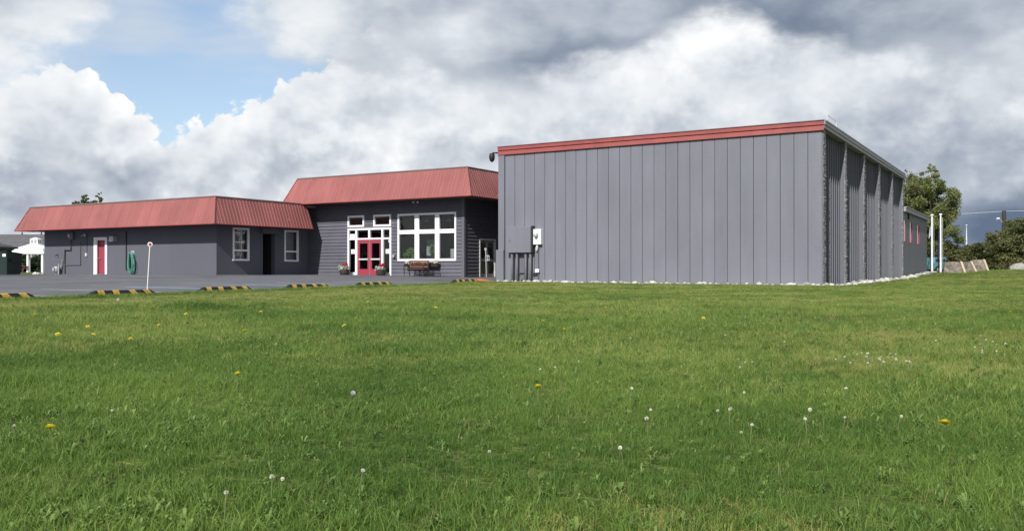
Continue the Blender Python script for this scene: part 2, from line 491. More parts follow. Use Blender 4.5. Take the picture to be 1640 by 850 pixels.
# ------------------------------------------------------------------ mesh helpers
class MB:
    def __init__(self):
        self.v, self.f = [], []

    def add(self, vs, fs):
        b = len(self.v)
        self.v += [tuple(p) for p in vs]
        self.f += [tuple(i + b for i in q) for q in fs]
        return self

    def box(self, x0, x1, y0, y1, z0, z1):
        x0, x1 = min(x0, x1), max(x0, x1)
        y0, y1 = min(y0, y1), max(y0, y1)
        z0, z1 = min(z0, z1), max(z0, z1)
        return self.add([(x0, y0, z0), (x1, y0, z0), (x1, y1, z0), (x0, y1, z0),
                         (x0, y0, z1), (x1, y0, z1), (x1, y1, z1), (x0, y1, z1)],
                        [(0, 3, 2, 1), (4, 5, 6, 7), (0, 1, 5, 4), (1, 2, 6, 5), (2, 3, 7, 6), (3, 0, 4, 7)])

    def cbox(self, x0, x1, y0, y1, z0, z1, c=0.01):
        """box with chamfered vertical and horizontal front edges (an octagon in plan)"""
        P = [(x0 + c, y0), (x1 - c, y0), (x1, y0 + c), (x1, y1), (x0, y1), (x0, y0 + c)]
        Q = [(x0 + c, y0 + c), (x1 - c, y0 + c), (x1 - c, y0 + c), (x1 - c, y1), (x0 + c, y1), (x0 + c, y0 + c)]
        n = 6
        vs = [(x, y, z0) for x, y in P] + [(x, y, z1 - c) for x, y in P] + [(x, y, z1) for x, y in Q]
        fs = [tuple(range(n))[::-1], tuple(range(2 * n, 3 * n))]
        for k in (0, n):
            for i in range(n):
                j = (i + 1) % n
                fs.append((k + i, k + j, k + n + j, k + n + i))
        return self.add(vs, fs)

    def prism(self, poly, axis, a, b):
        """poly in the two other axes (in xyz order), extruded from a to b along axis"""
        def P(p, t):
            q = list(p)
            q.insert(axis, t)
            return q
        n = len(poly)
        vs = [P(p, a) for p in poly] + [P(p, b) for p in poly]
        fs = [tuple(range(n)), tuple(range(n, 2 * n))[::-1]]
        fs += [(i, i + n, (i + 1) % n + n, (i + 1) % n) for i in range(n)]
        return self.add(vs, fs)

    def tube(self, pts, r, n=8, caps=True, closed=False):
        pts = [Vector(p) for p in pts]
        rs = r if isinstance(r, (list, tuple)) else [r] * len(pts)
        rings = []
        up = Vector((0.13, 0.21, 1)).normalized()
        m = len(pts)
        for i, p in enumerate(pts):
            if closed:
                t = pts[(i + 1) % m] - pts[i - 1]
            else:
                t = pts[min(i + 1, m - 1)] - pts[max(i - 1, 0)]
            t.normalize()
            a = t.cross(up)
            if a.length < 0.05:
                a = t.cross(Vector((1, 0, 0)))
            a.normalize()
            b = t.cross(a)
            rings.append([p + (a * math.cos(k * 2 * math.pi / n) + b * math.sin(k * 2 * math.pi / n)) * rs[i] for k in range(n)])
        vs = [v for q in rings for v in q]
        fs = []
        for i in range(m if closed else m - 1):
            j = (i + 1) % m
            for k in range(n):
                fs.append((i * n + k, i * n + (k + 1) % n, j * n + (k + 1) % n, j * n + k))
        if caps and not closed:
            fs.append(tuple(range(n))[::-1])
            fs.append(tuple(range((m - 1) * n, m * n)))
        return self.add(vs, fs)

    def lathe(self, prof, c=(0, 0, 0), n=16):
        vs, fs = [], []
        for r, z in prof:
            vs += [(c[0] + r * math.cos(k * 2 * math.pi / n), c[1] + r * math.sin(k * 2 * math.pi / n), c[2] + z) for k in range(n)]
        for i in range(len(prof) - 1):
            for k in range(n):
                fs.append((i * n + k, i * n + (k + 1) % n, (i + 1) * n + (k + 1) % n, (i + 1) * n + k))
        fs.append(tuple(range(n))[::-1])
        fs.append(tuple(range((len(prof) - 1) * n, len(prof) * n)))
        return self.add(vs, fs)

    def mesh(self, name):
        me = bpy.data.meshes.new(name)
        me.from_pydata(self.v, [], self.f)
        me.validate()
        me.update()
        return me

    def build(self, name, mat, parent=None, loc=None, smooth=False):
        """verts are in world space unless the parent is a local-space thing (loc given)"""
        off = Vector((0, 0, 0))
        p = parent
        while p is not None:
            off += Vector(p.location)
            p = p.parent
        if loc is None and parent is not None:
            self.v = [(a - off.x, b - off.y, c - off.z) for a, b, c in self.v]
        me = self.mesh(name)
        me.materials.append(mat)
        if smooth:
            me.shade_smooth()
        o = bpy.data.objects.new(name, me)
        COL.objects.link(o)
        o.parent = parent
        if loc is not None:
            o.location = loc
        return o


def np_mesh(name, V, F, mat, smooth=False):
    me = bpy.data.meshes.new(name)
    me.from_pydata(V.tolist() if hasattr(V, 'tolist') else V, [], F.tolist() if hasattr(F, 'tolist') else F)
    me.update()
    me.materials.append(mat)
    if smooth:
        me.shade_smooth()
    return me


def link(name, me, parent=None, loc=(0, 0, 0), rot=(0, 0, 0), scale=(1, 1, 1)):
    o = bpy.data.objects.new(name, me)
    COL.objects.link(o)
    o.parent = parent
    o.location = loc
    o.rotation_euler = rot
    o.scale = scale
    return o


def tag(o, label=None, cat=None, group=None, kind=None):
    if label:
        o['label'] = label
    if cat:
        o['category'] = cat
    if group:
        o['group'] = group
    if kind:
        o['kind'] = kind
    return o


def empty(name, loc, label, cat, group=None, rz=0):
    o = bpy.data.objects.new(name, None)
    COL.objects.link(o)
    o.location = loc
    o.rotation_euler = (0, 0, rz)
    o.empty_display_size = 0.2
    return tag(o, label, cat, group)


def copy_tree(o, parent=None):
    c = o.copy()
    COL.objects.link(c)
    c.parent = parent
    for ch in [q for q in o.children]:
        copy_tree(ch, c)
    return c


def rect_minus(x0, x1, z0, z1, holes):
    """rectangle minus axis-aligned holes, as rectangles"""
    xs = sorted({x0, x1, *[min(max(h[0], x0), x1) for h in holes], *[min(max(h[1], x0), x1) for h in holes]})
    out = []
    for a, b in zip(xs[:-1], xs[1:]):
        if b - a < 1e-6:
            continue
        cuts = sorted((max(h[2], z0), min(h[3], z1)) for h in holes if h[0] < (a + b) / 2 < h[1] and h[3] > z0 and h[2] < z1)
        z = z0
        for p, q in cuts:
            if p > z + 1e-6:
                out.append((a, b, z, p))
            z = max(z, q)
        if z < z1 - 1e-6:
            out.append((a, b, z, z1))
    return out


class Face:
    """local frame of a wall: s runs left to right, d inwards, z up"""
    def __init__(self, kind, at):
        self.kind, self.at = kind, at

    def box(self, mb, s0, s1, d0, d1, z0, z1):
        if self.kind == 'front':
            mb.box(s0, s1, self.at + d0, self.at + d1, z0, z1)
        else:
            mb.box(self.at - d0, self.at - d1, s0, s1, z0, z1)

    def P(self, s, d, z):
        return (s, self.at + d, z) if self.kind == 'front' else (self.at - d, s, z)


# ------------------------------------------------------------------ ground
CTRL = np.array([
    (0, 0, 0), (-5, 8, 0), (5, 5, 0), (-10, 0, 0), (8, 12, -.02), (0, -15, 0), (-10, 14, 0), (-3, 18, -.01),
    (-19, 10.5, .02), (-19, 13.5, .034), (-19, 16.6, .06), (-19, 19.8, .08), (-19, 22.9, .10), (-19, 28.7, .13),
    (-19, 0, 0), (-24, 37.5, .0), (-24, 38.8, -.01), (-20, 38.5, -.02), (-16, 38.5, -.03), (-12, 38.5, -.035), (-8, 38.5, -.04), (-10, 26, 0), (-14, 30, .02), (-6, 32, -.02),
    (-7.5, 45, -.02), (-7.5, 50, 0), (-7.5, 56, .03), (-7.5, 62, .07), (-7.5, 68, .14), (-7.5, 76, .22), (-7.5, 82, .24),
    (-39, 33, .32), (-47, 33, .32), (-55, 33, .30), (-37, 38, .31), (-36, 40, .30), (-32.5, 40.2, .275), (-28, 40, .21), (-26, 43, .20), (-25.8, 46, .2),
    (-40, 15, .18), (-60, 20, .26), (-40, 0, .10), (-30, 25, .18), (-29, 33, .19), (-48, 26, .28),
    (-1.75, 64, .62), (-4.5, 66, .42), (1, 68, .72), (6, 66, .85), (10, 58, .80), (4, 46, .38), (-1, 48, .18), (0, 36, .02), (9, 36, .25), (8, 24, .05),
    (-5.4, 70, .40), (-4.2, 74, .50), (-1.6, 77, .6), (4, 78, .75), (-9, 98, .25), (5, 98, .35), (-2, 88, .35), (-20, 100, .2), (20, 90, .4), (25, 60, .8), (25, 30, .4),
    (-100, 60, .25), (-60, 60, .28), (-80, 40, .26), (-110, 20, .25), (-40, 70, .25), (-130, 80, .2), (0, 140, .2), (60, 120, .3), (-80, 120, .2), (60, 0, .1), (0, -60, .0), (-80, -30, .1),
    (300, 300, .2), (-300, 300, .2), (-300, -100, .2), (300, -100, .2), (0, 400, .2)], dtype=float)


def ground_np(x, y):
    x = np.asarray(x, float)
    y = np.asarray(y, float)
    d2 = (x[..., None] - CTRL[:, 0]) ** 2 + (y[..., None] - CTRL[:, 1]) ** 2
    w = 1.0 / (d2 + 2.0) ** 1.7
    return (w * CTRL[:, 2]).sum(-1) / w.sum(-1)


def gz(x, y):
    return float(ground_np(np.array([x]), np.array([y]))[0])


def lot_edge(y):
    pts = [(-60, -19.0), (28.0, -19.0), (32.0, -20.6), (36.6, -24.2), (39.5, -24.3), (60, -24.3)]
    for (a, p), (b, q) in zip(pts[:-1], pts[1:]):
        if y <= b:
            return p + (q - p) * (y - a) / (b - a) + 0.05 * math.sin(y * 2.3) + 0.03 * math.sin(y * 7.1)
    return -24.3


def axis(segs):
    out = []
    for a, b, st in segs:
        out += list(np.arange(a, b, st))
    out.append(segs[-1][1])
    return np.array(out)


def grid_mesh(name, xs, ys, mat, dz=0.0):
    X, Y = np.meshgrid(xs, ys)
    Z = ground_np(X, Y) + dz
    V = np.stack([X, Y, Z], -1).reshape(-1, 3)
    nx, ny = len(xs), len(ys)
    i = np.arange(nx - 1)
    j = np.arange(ny - 1)
    I, J = np.meshgrid(i, j)
    a = (J * nx + I).ravel()
    F = np.stack([a, a + 1, a + 1 + nx, a + nx], 1)
    return np_mesh(name, V, F, mat, True)


def lawn_material():
    m = bpy.data.materials.new('lawn_soil_and_moss')
    m.use_nodes = True
    nt = m.node_tree
    N, L = nt.nodes, nt.links
    b = N['Principled BSDF']
    b.inputs['Roughness'].default_value = 0.95
    b.inputs['Specular IOR Level'].default_value = 0.1
    g = N.new('ShaderNodeNewGeometry')

    def ns(scale, detail=5):
        n = N.new('ShaderNodeTexNoise')
        n.inputs['Scale'].default_value = scale
        n.inputs['Detail'].default_value = detail
        L.new(g.outputs['Position'], n.inputs[0])
        r = N.new('ShaderNodeMapRange')
        r.inputs[1].default_value = 0.35
        r.inputs[2].default_value = 0.65
        L.new(n.outputs[0], r.inputs[0])
        return r.outputs[0]

    def mix(f, a, bb):
        n = N.new('ShaderNodeMix')
        n.data_type = 'RGBA'
        L.new(f, n.inputs[0])
        for k, c in ((6, a), (7, bb)):
            if isinstance(c, tuple):
                n.inputs[k].default_value = (*c, 1)
            else:
                L.new(c, n.inputs[k])
        return n.outputs[2]
    c1 = mix(ns(0.35), (0.120, 0.170, 0.032), (0.190, 0.230, 0.060))
    c2 = mix(ns(9.0), c1, (0.045, 0.070, 0.020))
    L.new(c2, b.inputs['Base Color'])
    bp = N.new('ShaderNodeBump')
    bp.inputs['Strength'].default_value = 0.8
    bp.inputs['Distance'].default_value = 0.05
    L.new(ns(25, 6), bp.inputs['Height'])
    L.new(bp.outputs[0], b.inputs['Normal'])
    return m


M['lawn'] = lawn_material()
xs = axis([(-3000, -400, 260), (-400, -140, 26), (-140, -60, 4), (-60, 20, 0.7), (20, 60, 4), (60, 400, 34), (400, 3000, 260)])
ys = axis([(-600, -60, 60), (-60, -6, 6), (-6, 84, 0.7), (84, 180, 4), (180, 400, 22), (400, 3400, 300)])
lawn = link('lawn', grid_mesh('lawn', xs, ys, M['lawn']))
tag(lawn, 'green lawn with weeds spreading from the foreground to the buildings', kind='structure')

# parking lot: rows run along y, its right edge follows the lawn
lot_y = np.arange(-30, 47.01, 0.7)
V, F = [], []
NC = 46
for y in lot_y:
    e = lot_edge(y)
    for k in range(NC):
        t = k / (NC - 1)
        x = e - (130 + e) * (1 - t) ** 1.6
        V.append((x, y))
V = np.array(V)
V = np.c_[V, ground_np(V[:, 0], V[:, 1]) + 0.03]
for j in range(len(lot_y) - 1):
    for k in range(NC - 1):
        if lot_y[j] > 33.2 and V[j * NC + k, 0] < -56.5:
            continue
        a = j * NC + k
        F.append((a, a + 1, a + 1 + NC, a + NC))
lot = link('parking_lot', np_mesh('parking_lot', V, F, M['asphalt'], True))
tag(lot, 'grey asphalt parking lot in front of the low building', kind='structure')


def paint(name, x0, y0, x1, y1, w, mat, parent=lot):
    d = Vector((x1 - x0, y1 - y0))
    n = max(2, int(d.length / 0.5))
    p = Vector((-d.y, d.x)).normalized() * w / 2
    vs, fs = [], []
    for i in range(n + 1):
        q = Vector((x0, y0)) + d * i / n
        for s in (-1, 1):
            a = q + p * s
            vs.append((a.x, a.y, gz(a.x, a.y) + 0.040))
    for i in range(n):
        fs.append((2 * i, 2 * i + 2, 2 * i + 3, 2 * i + 1))
    mb = MB().add(vs, fs)
    return mb.build(name, mat, parent)


for y in (12.0, 15.05, 18.1, 21.2, 24.3, 27.3, 30.2):
    paint('bay_line', -25.0, y, -19.6, y, 0.14, M['line_blue'] if y in (18.1, 21.2) else M['line_white'])
for y in (17.2, 21.9):
    paint('access_line', -24.6, y + 0.4, -19.8, y + 0.4, 0.22, M['line_blue'])
for x in (-55.0, -51.9):
    paint('bay_line', x + 0.15, 30.6, x, 32.6, 0.12, M['line_yellow'])
for x in (-46.0, -43.0, -40.0):
    paint('bay_line', x - 1.1, 30.4, x + 1.2, 30.4, 0.12, M['line_white'])
paint('bay_line', -40.5, 27.6, -37.2, 27.6, 0.12, M['line_white'])

# ------------------------------------------------------------------ low wing (left)
LZ = EYE - 0.40      # its floor
low = empty('low_wing', (-47, 33.3, LZ), 'low dark grey building with a long faded red metal mansard roof, at left', 'building')
FL, SL = Face('front', 33.3), Face('side', -38.9)
LX0, LX1, LY1 = -55.0, -38.9, 48.0
E_LOW, T_LOW = EYE + 2.38, EYE + 3.86
# walls
door_hole = (-49.66, -48.58, LZ - 0.6, EYE + 1.80)
win_a = (34.45, 35.58, EYE + 0.46, EYE + 2.25)
win_b = (38.36, 39.46, EYE + 0.44, EYE + 2.25)
recess = (36.66, 37.60, LZ - 0.6, EYE + 2.02)
mb = MB()
for a, b, p, q in rect_minus(LX0, LX1 - 0.3, LZ - 0.6, E_LOW + 0.5, [door_hole]):
    FL.box(mb, a, b, 0, 0.25, p, q)
mb.build('front_wall', M['wall'], low)
mb = MB()
for a, b, p, q in rect_minus(33.3, 40.36, LZ - 0.6, E_LOW + 0.5, [win_a, win_b, recess]):
    SL.box(mb, a, b, 0, 0.3, p, q)
mb.build('side_wall', M['wall'], low)
mb = MB()
mb.box(LX0, LX0 + 0.25, 33.56, LY1, LZ - 0.6, E_LOW + 0.5)
mb.box(LX0, LX1 - 0.31, LY1, LY1 + 0.2, LZ - 0.6, E_LOW + 0.5)
mb.build('rear_wall', M['wall'], low)
MB().box(LX0 - 0.9, LX1 + 0.6, 32.7, LY1 + 0.3, T_LOW - 0.14, T_LOW - 0.05).build('roof_deck', M['deck'], low)
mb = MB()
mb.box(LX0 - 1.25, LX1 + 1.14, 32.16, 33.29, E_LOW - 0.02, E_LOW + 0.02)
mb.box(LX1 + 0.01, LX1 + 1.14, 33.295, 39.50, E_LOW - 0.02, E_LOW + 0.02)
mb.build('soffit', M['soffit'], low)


def mansard(parent, face, s0, s1, t0, t1, zb, zt, db, dt, hip0=True, hip1=True, width=0.92):
    """ribbed sheets between eave (offset db outwards) and top edge (offset dt), each sheet its own object"""
    def topfrac(s):
        f = 1.0
        if hip0 and s < t0:
            f = min(f, (s - s0) / (t0 - s0))
        if hip1 and s > t1:
            f = min(f, (s1 - s) / (s1 - t1))
        return max(f, 0.0)
    run, rise = db - dt, zt - zb
    ln = math.hypot(run, rise)
    nd, nz = -rise / ln, run / ln           # outward normal in (d, z): d is inwards
    n = max(1, round((s1 - s0) / width))
    w = (s1 - s0) / n
    for k in range(n):
        a = s0 + k * w
        brk = []
        for r in range(4):
            c = a + (r + 0.5) * w / 4
            brk += [(c - 0.03, 0.0), (c - 0.014, 0.018), (c + 0.014, 0.018), (c + 0.03, 0.0)]
        brk = [(a + 0.004, 0.0)] + brk + [(a + w - 0.004, 0.0)]
        for t in (t0, t1):
            if a < t < a + w:
                brk.append((t, 0.0))
        brk = sorted(set(brk))
        vs, fs = [], []
        off = random.uniform(0, 0.006)
        for s, h in brk:
            f = topfrac(s)
            for g_ in (0.0, f):
                d = -db + run * g_ + nd * (h + off)
                z = zb + rise * g_ + nz * (h + off)
                vs.append(face.P(s, d, z))
        for i in range(len(brk) - 1):
            fs.append((2 * i, 2 * i + 2, 2 * i + 3, 2 * i + 1))
        MB().add(vs, fs).build('roof_sheet', M['red_roof'], parent)
    # eave drip edge, hip caps and coping
    mb = MB()
    p0, p1 = face.P(s0, -db - 0.02, zb), face.P(s1, -db - 0.02, zb)
    mb.tube([p0, p1], 0.030, 6)
    mb.build('drip_edge', M['red_dark'], parent)
    mb = MB()
    q0, q1 = face.P(t0, -dt - 0.01, zt + 0.02), face.P(t1, -dt - 0.01, zt + 0.02)
    mb.tube([q0, q1], 0.045, 6)
    mb.build('coping', M['coping'], parent)
    for on, p, q in ((hip0, p0, q0), (hip1, p1, q1)):
        if on:
            MB().tube([p, q], 0.035, 6).build('hip_cap', M['red_roof'], parent)


mansard(low, FL, -56.25, -37.70, -55.45, -38.24, E_LOW, T_LOW, 1.2, 0.66)
mansard(low, SL, 32.10, 39.55, 32.64, 39.55, E_LOW, T_LOW, 1.2, 0.66, True, False)
mb = MB()
mb.add([(-56.25, 32.10, E_LOW), (-55.45, 32.64, T_LOW), (-55.45, LY1, T_LOW), (-56.25, LY1 + 0.6, E_LOW)], [(0, 1, 2, 3)])
mb.build('end_roof_sheet', M['red_roof'], low)
MB().add([(-37.70, 39.55, E_LOW), (-38.24, 39.55, T_LOW), (-38.9, 39.55, T_LOW), (-38.9, 39.55, E_LOW)], [(0, 1, 2, 3)]).build('gable_end', M['soffit'], low)

# red door with white frame
dr = MB()
FL.box(dr, -49.50, -48.70, 0.10, 0.15, LZ + 0.02, EYE + 1.72)
door = dr.build('door', M['red_door'], low)
mb = MB()
FL.box(mb, -49.81, -49.50, -0.04, 0.05, LZ - 0.05, EYE + 1.90)
FL.box(mb, -48.70, -48.51, -0.04, 0.05, LZ - 0.05, EYE + 1.90)
FL.box(mb, -49.499, -48.701, -0.04, 0.05, EYE + 1.72, EYE + 1.90)
mb.build('frame', M['white'], door)
mb = MB()
mb.tube([FL.P(-49.42, 0.10, EYE + 0.62), FL.P(-49.42, 0.03, EYE + 0.62)], 0.03, 8)
mb.tube([FL.P(-49.43, 0.03, EYE + 0.62), FL.P(-49.30, 0.03, EYE + 0.62)], 0.016, 6)
mb.build('handle', M['alum'], door)
mb = MB()
FL.box(mb, -49.9, -48.4, -0.25, -0.005, LZ - 0.4, LZ + 0.005)
mb.build('door_step', M['grey_fascia'], low)
mb = MB()
FL.box(mb, -55.0, -38.9, -0.035, -0.002, LZ - 0.5, LZ + 0.10)
# electric meter, conduits, lamps, gas meter
mb2 = MB()
mb2.tube([FL.P(-52.12, 0.0, EYE + 2.05), FL.P(-52.12, -0.10, EYE + 2.05)], 0.17, 14)
mb2.tube([FL.P(-52.12, -0.10, EYE + 2.05), FL.P(-52.12, -0.20, EYE + 2.05)], [0.13, 0.10], 14)
em = mb2.build('electric_meter', M['galv'], low)
mb2 = MB()
mb2.box(-52.06, -51.75, 33.14, 33.299, EYE + 1.80, EYE + 2.22)
mb2.build('meter_box', M['conduit'], low)
mb2 = MB()
mb2.tube([(-52.1, 33.22, EYE + 1.85), (-52.1, 33.22, EYE + 1.18), (-52.74, 33.22, EYE + 1.18), (-52.74, 33.22, LZ - 0.1)], 0.055, 8)
mb2.build('conduit', M['conduit'], low)
mb2 = MB()
mb2.tube([(-51.14, 33.26, EYE + 1.62), (-51.14, 33.26, EYE + 0.23), (-52.7, 33.26, EYE + 0.23)], 0.03, 8)
mb2.build('conduit', M['conduit'], low)
mb2 = MB()
mb2.tube([(-50.5, 33.28, EYE + 2.0), (-50.5, 33.28, EYE + 0.86)], 0.014, 6)
mb2.build('wire', M['dark'], low)
mb2 = MB()
mb2.box(-50.62, -50.48, 33.23, 33.299, EYE + 0.76, EYE + 0.95)
mb2.build('outlet_box', M['offwhite'], low)
mb2 = MB()
for s in (-1, 1):
    mb2.tube([(-50.66 + 0.05 * s, 33.25, EYE + 2.08), (-50.66 + 0.17 * s, 33.10, EYE + 2.03)], [0.03, 0.07], 10)
mb2.box(-50.73, -50.59, 33.22, 33.299, EYE + 2.02, EYE + 2.14)
mb2.build('floodlight', M['galv'], low)
mb2 = MB()
mb2.box(-48.02, -47.58, 33.10, 33.299, EYE + 1.60, EYE + 1.92)
mb2.prism([(33.02, EYE + 1.62), (33.099, EYE + 1.60), (33.099, EYE + 1.92), (33.06, EYE + 1.92)], 0, -48.0, -47.6)
mb2.build('wall_lamp', M['galv'], low)
mb2 = MB()
mb2.tube([(-53.35, 33.05, LZ - 0.1), (-53.35, 33.05, EYE + 0.05), (-53.15, 33.05, EYE + 0.10), (-53.0, 33.15, EYE + 0.12), (-52.95, 33.25, EYE + 0.55)], 0.035, 8)
mb2.tube([(-53.05, 33.05, LZ - 0.1), (-53.05, 33.05, EYE + 0.30)], 0.035, 8)
mb2.lathe([(0.02, 0), (0.15, 0.02), (0.17, 0.10), (0.17, 0.26), (0.13, 0.34), (0.03, 0.36)], (-53.25, 33.02, EYE - 0.22), 12)
mb2.box(-53.34, -53.16, 32.80, 32.95, EYE - 0.14, EYE + 0.06)
mb2.build('gas_meter', M['galv'], low)
mb2 = MB()
mb2.tube([(-53.5, 33.3, EYE + 0.86), (-53.5, 33.15, EYE + 0.86), (-53.46, 33.10, EYE + 0.78)], 0.03, 8)
mb2.build('hose_tap', M['dark'], low)
mb2 = MB()
mb2.tube([(-46.67, 33.26, EYE + 2.2), (-46.67, 33.26, EYE - 0.10)], 0.03, 8)
mb2.build('downpipe', M['dark'], low)
mb.build('base_board', M['wall'], low)


def framed_window(parent, face, s0, s1, z0, z1, fw, mulls=(), rails=(), d0=-0.05, d1=0.06, gd=0.05, glass='glass', frame='white', bar=0.07):
    w = MB()
    face.box(w, s0, s1, d0, d1, z0, z0 + fw)
    face.box(w, s0, s1, d0, d1, z1 - fw, z1)
    face.box(w, s0, s0 + fw, d0, d1, z0 + fw, z1 - fw)
    face.box(w, s1 - fw, s1, d0, d1, z0 + fw, z1 - fw)
    win = w.build('window', M[frame], parent)
    ss = [s0 + fw] + [x for m in mulls for x in m] + [s1 - fw]
    zz = [z0 + fw] + [x for m in rails for x in m] + [z1 - fw]
    for a, b in mulls:
        w = MB()
        face.box(w, a, b, d0 + 0.003, d1 - 0.003, z0 + fw, z1 - fw)
        w.build('mullion', M[frame], win)
    for a, b in rails:
        w = MB()
        face.box(w, s0 + fw, s1 - fw, d0 + 0.006, d1 - 0.006, a, b)
        w.build('rail', M[frame], win)
    for i in range(0, len(ss), 2):
        for j in range(0, len(zz), 2):
            w = MB()
            q = [face.P(ss[i], gd, zz[j]), face.P(ss[i + 1], gd, zz[j]), face.P(ss[i + 1], gd, zz[j + 1]), face.P(ss[i], gd, zz[j + 1])]
            w.add(q, [(0, 1, 2, 3)])
            w.build('pane', M[glass], win)
    return win


wa = framed_window(low, SL, 34.42, 35.61, EYE + 0.44, EYE + 2.30, 0.10, (), ((EYE + 0.98, EYE + 1.07),))
mb = MB()
SL.box(mb, 34.55, 35.35, 0.10, 0.13, EYE + 1.46, EYE + 1.53)
SL.box(mb, 34.55, 35.35, 0.10, 0.13, EYE + 1.98, EYE + 2.04)
SL.box(mb, 35.12, 35.19, 0.09, 0.099, EYE + 1.08, EYE + 1.90)
mb.build('muntin', M['white'], wa)
wb = framed_window(low, SL, 38.34, 39.50, EYE + 0.42, EYE + 2.30, 0.10, (), ((EYE + 0.98, EYE + 1.07),))
for w_, a, b in ((wa, 34.3, 35.75), (wb, 38.2, 39.65)):
    vs, fs = [], []
    n = 26
    for i in range(n + 1):
        s = a + (b - a) * i / n
        d = 0.36 + 0.025 * math.sin(i * 1.9)
        vs += [SL.P(s, d, EYE + 0.3), SL.P(s, d, EYE + 2.35)]
    for i in range(n):
        fs.append((2 * i, 2 * i + 2, 2 * i + 3, 2 * i + 1))
    MB().add(vs, fs).build('blind', M['curtain'], w_)
mb = MB()
SL.box(mb, 36.45, 37.80, -0.22, -0.002, EYE + 2.03, EYE + 2.34)
mb.build('doorway_hood', M['wall'], low)
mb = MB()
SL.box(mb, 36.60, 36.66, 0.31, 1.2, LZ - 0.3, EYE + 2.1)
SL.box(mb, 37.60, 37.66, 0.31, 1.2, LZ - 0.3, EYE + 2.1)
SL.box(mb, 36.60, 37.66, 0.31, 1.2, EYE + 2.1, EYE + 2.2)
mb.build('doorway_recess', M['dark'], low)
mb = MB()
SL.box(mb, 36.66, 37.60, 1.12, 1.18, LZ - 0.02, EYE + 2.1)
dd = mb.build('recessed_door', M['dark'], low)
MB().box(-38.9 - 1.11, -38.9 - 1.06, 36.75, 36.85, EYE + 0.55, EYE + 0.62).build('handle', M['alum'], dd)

# ------------------------------------------------------------------ entrance hall (middle)
MZ = EYE - 0.46
hall = empty('entrance_hall', (-33, 40.4, MZ), 'taller grey lap-sided building with red mansard roof and red entrance doors', 'building')
FM, SM = Face('front', 40.4), Face('side', -27.35)
MX0, MX1, MY1 = -39.15, -27.35, 54.0
E_MID, T_MID = EYE + 3.86, EYE + 5.46
WALLTOP = E_MID + 0.3
h_tr1 = (-35.70, -34.46, EYE + 2.48, EYE + 3.12)
h_tr2 = (-33.72, -32.44, EYE + 2.47, EYE + 3.12)
h_ent = (-35.70, -32.42, MZ - 0.6, EYE + 2.36)
h_big = (-31.92, -27.87, EYE + 0.45, EYE + 3.11)
h_sd = (41.93, 43.62, MZ - 0.6, EYE + 1.68)
mb = MB()
for a, b, p, q in rect_minus(MX0, MX1 - 0.22, MZ - 0.6, WALLTOP, [h_tr1, h_tr2, h_ent, h_big]):
    FM.box(mb, a, b, 0.03, 0.2, p, q)
mb.build('front_wall', M['wall'], hall)
mb = MB()
for a, b, p, q in rect_minus(40.43, MY1, MZ - 0.6, WALLTOP, [h_sd]):
    SM.box(mb, a, b, 0.03, 0.2, p, q)
mb.build('side_wall', M['wall'], hall)
mb = MB()
mb.box(MX0, MX0 + 0.2, 40.7, MY1, MZ - 0.6, WALLTOP)
mb.box(MX0, MX1 - 0.3, MY1, MY1 + 0.2, MZ - 0.6, WALLTOP)
mb.build('rear_wall', M['wall'], hall)
# lap siding, one board a course
EXPO = 0.198
zc = MZ - 0.35
bz = []
while zc < E_MID + 0.05:
    bz.append(zc)
    zc += EXPO
for zc in bz:
    for face, a0, a1, holes in ((FM, MX0, MX1 - 0.14, [(h[0] - .0, h[1] + .0, h[2], h[3]) for h in (h_tr1, h_tr2, h_ent, h_big)]),
                                (SM, 40.55, MY1, [h_sd])):
        segs = rect_minus(a0, a1, zc, zc + EXPO, [h for h in holes if h[2] < zc + EXPO * 0.6 and h[3] > zc + EXPO * 0.4])
        done = set()
        for a, b, p, q in segs:
            if (a, b) in done:
                continue
            done.add((a, b))
            mb = MB()
            o1 = -0.030 + random.uniform(-0.003, 0.003)
            P = face.P
            vs = [P(a, 0.028, zc), P(b, 0.028, zc), P(b, o1, zc), P(a, o1, zc),
                  P(a, 0.028, zc + EXPO + 0.01), P(b, 0.028, zc + EXPO + 0.01), P(b, 0.018, zc + EXPO + 0.01), P(a, 0.018, zc + EXPO + 0.01)]
            mb.add(vs, [(0, 1, 2, 3), (3, 2, 6, 7), (4, 7, 6, 5), (0, 3, 7, 4), (1, 5, 6, 2), (0, 4, 5, 1)])
            mb.build('siding_board', M['siding'], hall)
mb = MB()
mb.box(MX1 - 0.138, MX1 + 0.045, 40.355, 40.548, MZ - 0.5, E_MID - 0.01)
mb.build('corner_board', M['trim'], hall)
MB().box(-39.15, MX1 + 0.55, 39.85, MY1 + 0.3, T_MID - 0.14, T_MID - 0.05).build('roof_deck', M['deck'], hall)
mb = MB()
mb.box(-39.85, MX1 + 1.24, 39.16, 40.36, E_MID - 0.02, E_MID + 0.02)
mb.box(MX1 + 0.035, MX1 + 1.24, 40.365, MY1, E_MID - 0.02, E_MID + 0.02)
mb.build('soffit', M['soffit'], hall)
mansard(hall, FM, -39.9, -26.05, -39.22, -26.73, E_MID, T_MID, 1.3, 0.62)
mansard(hall, SM, 39.10, 55.0, 39.78, 55.0, E_MID, T_MID, 1.3, 0.62, True, False)
MB().add([(-39.9, 39.10, E_MID), (-39.22, 39.78, T_MID), (-39.22, MY1, T_MID), (-39.9, MY1 + 0.6, E_MID)], [(0, 1, 2, 3)]).build('end_roof_sheet', M['red_roof'], hall)
mb = MB()
for s in (-1, 1):
    mb.tube([(-30.2 + 0.12 * s, 39.9, E_MID - 0.02), (-30.2 + 0.16 * s, 39.75, E_MID - 0.16)], [0.03, 0.07], 8)
mb.build('floodlight', M['galv'], hall)
mb = MB()
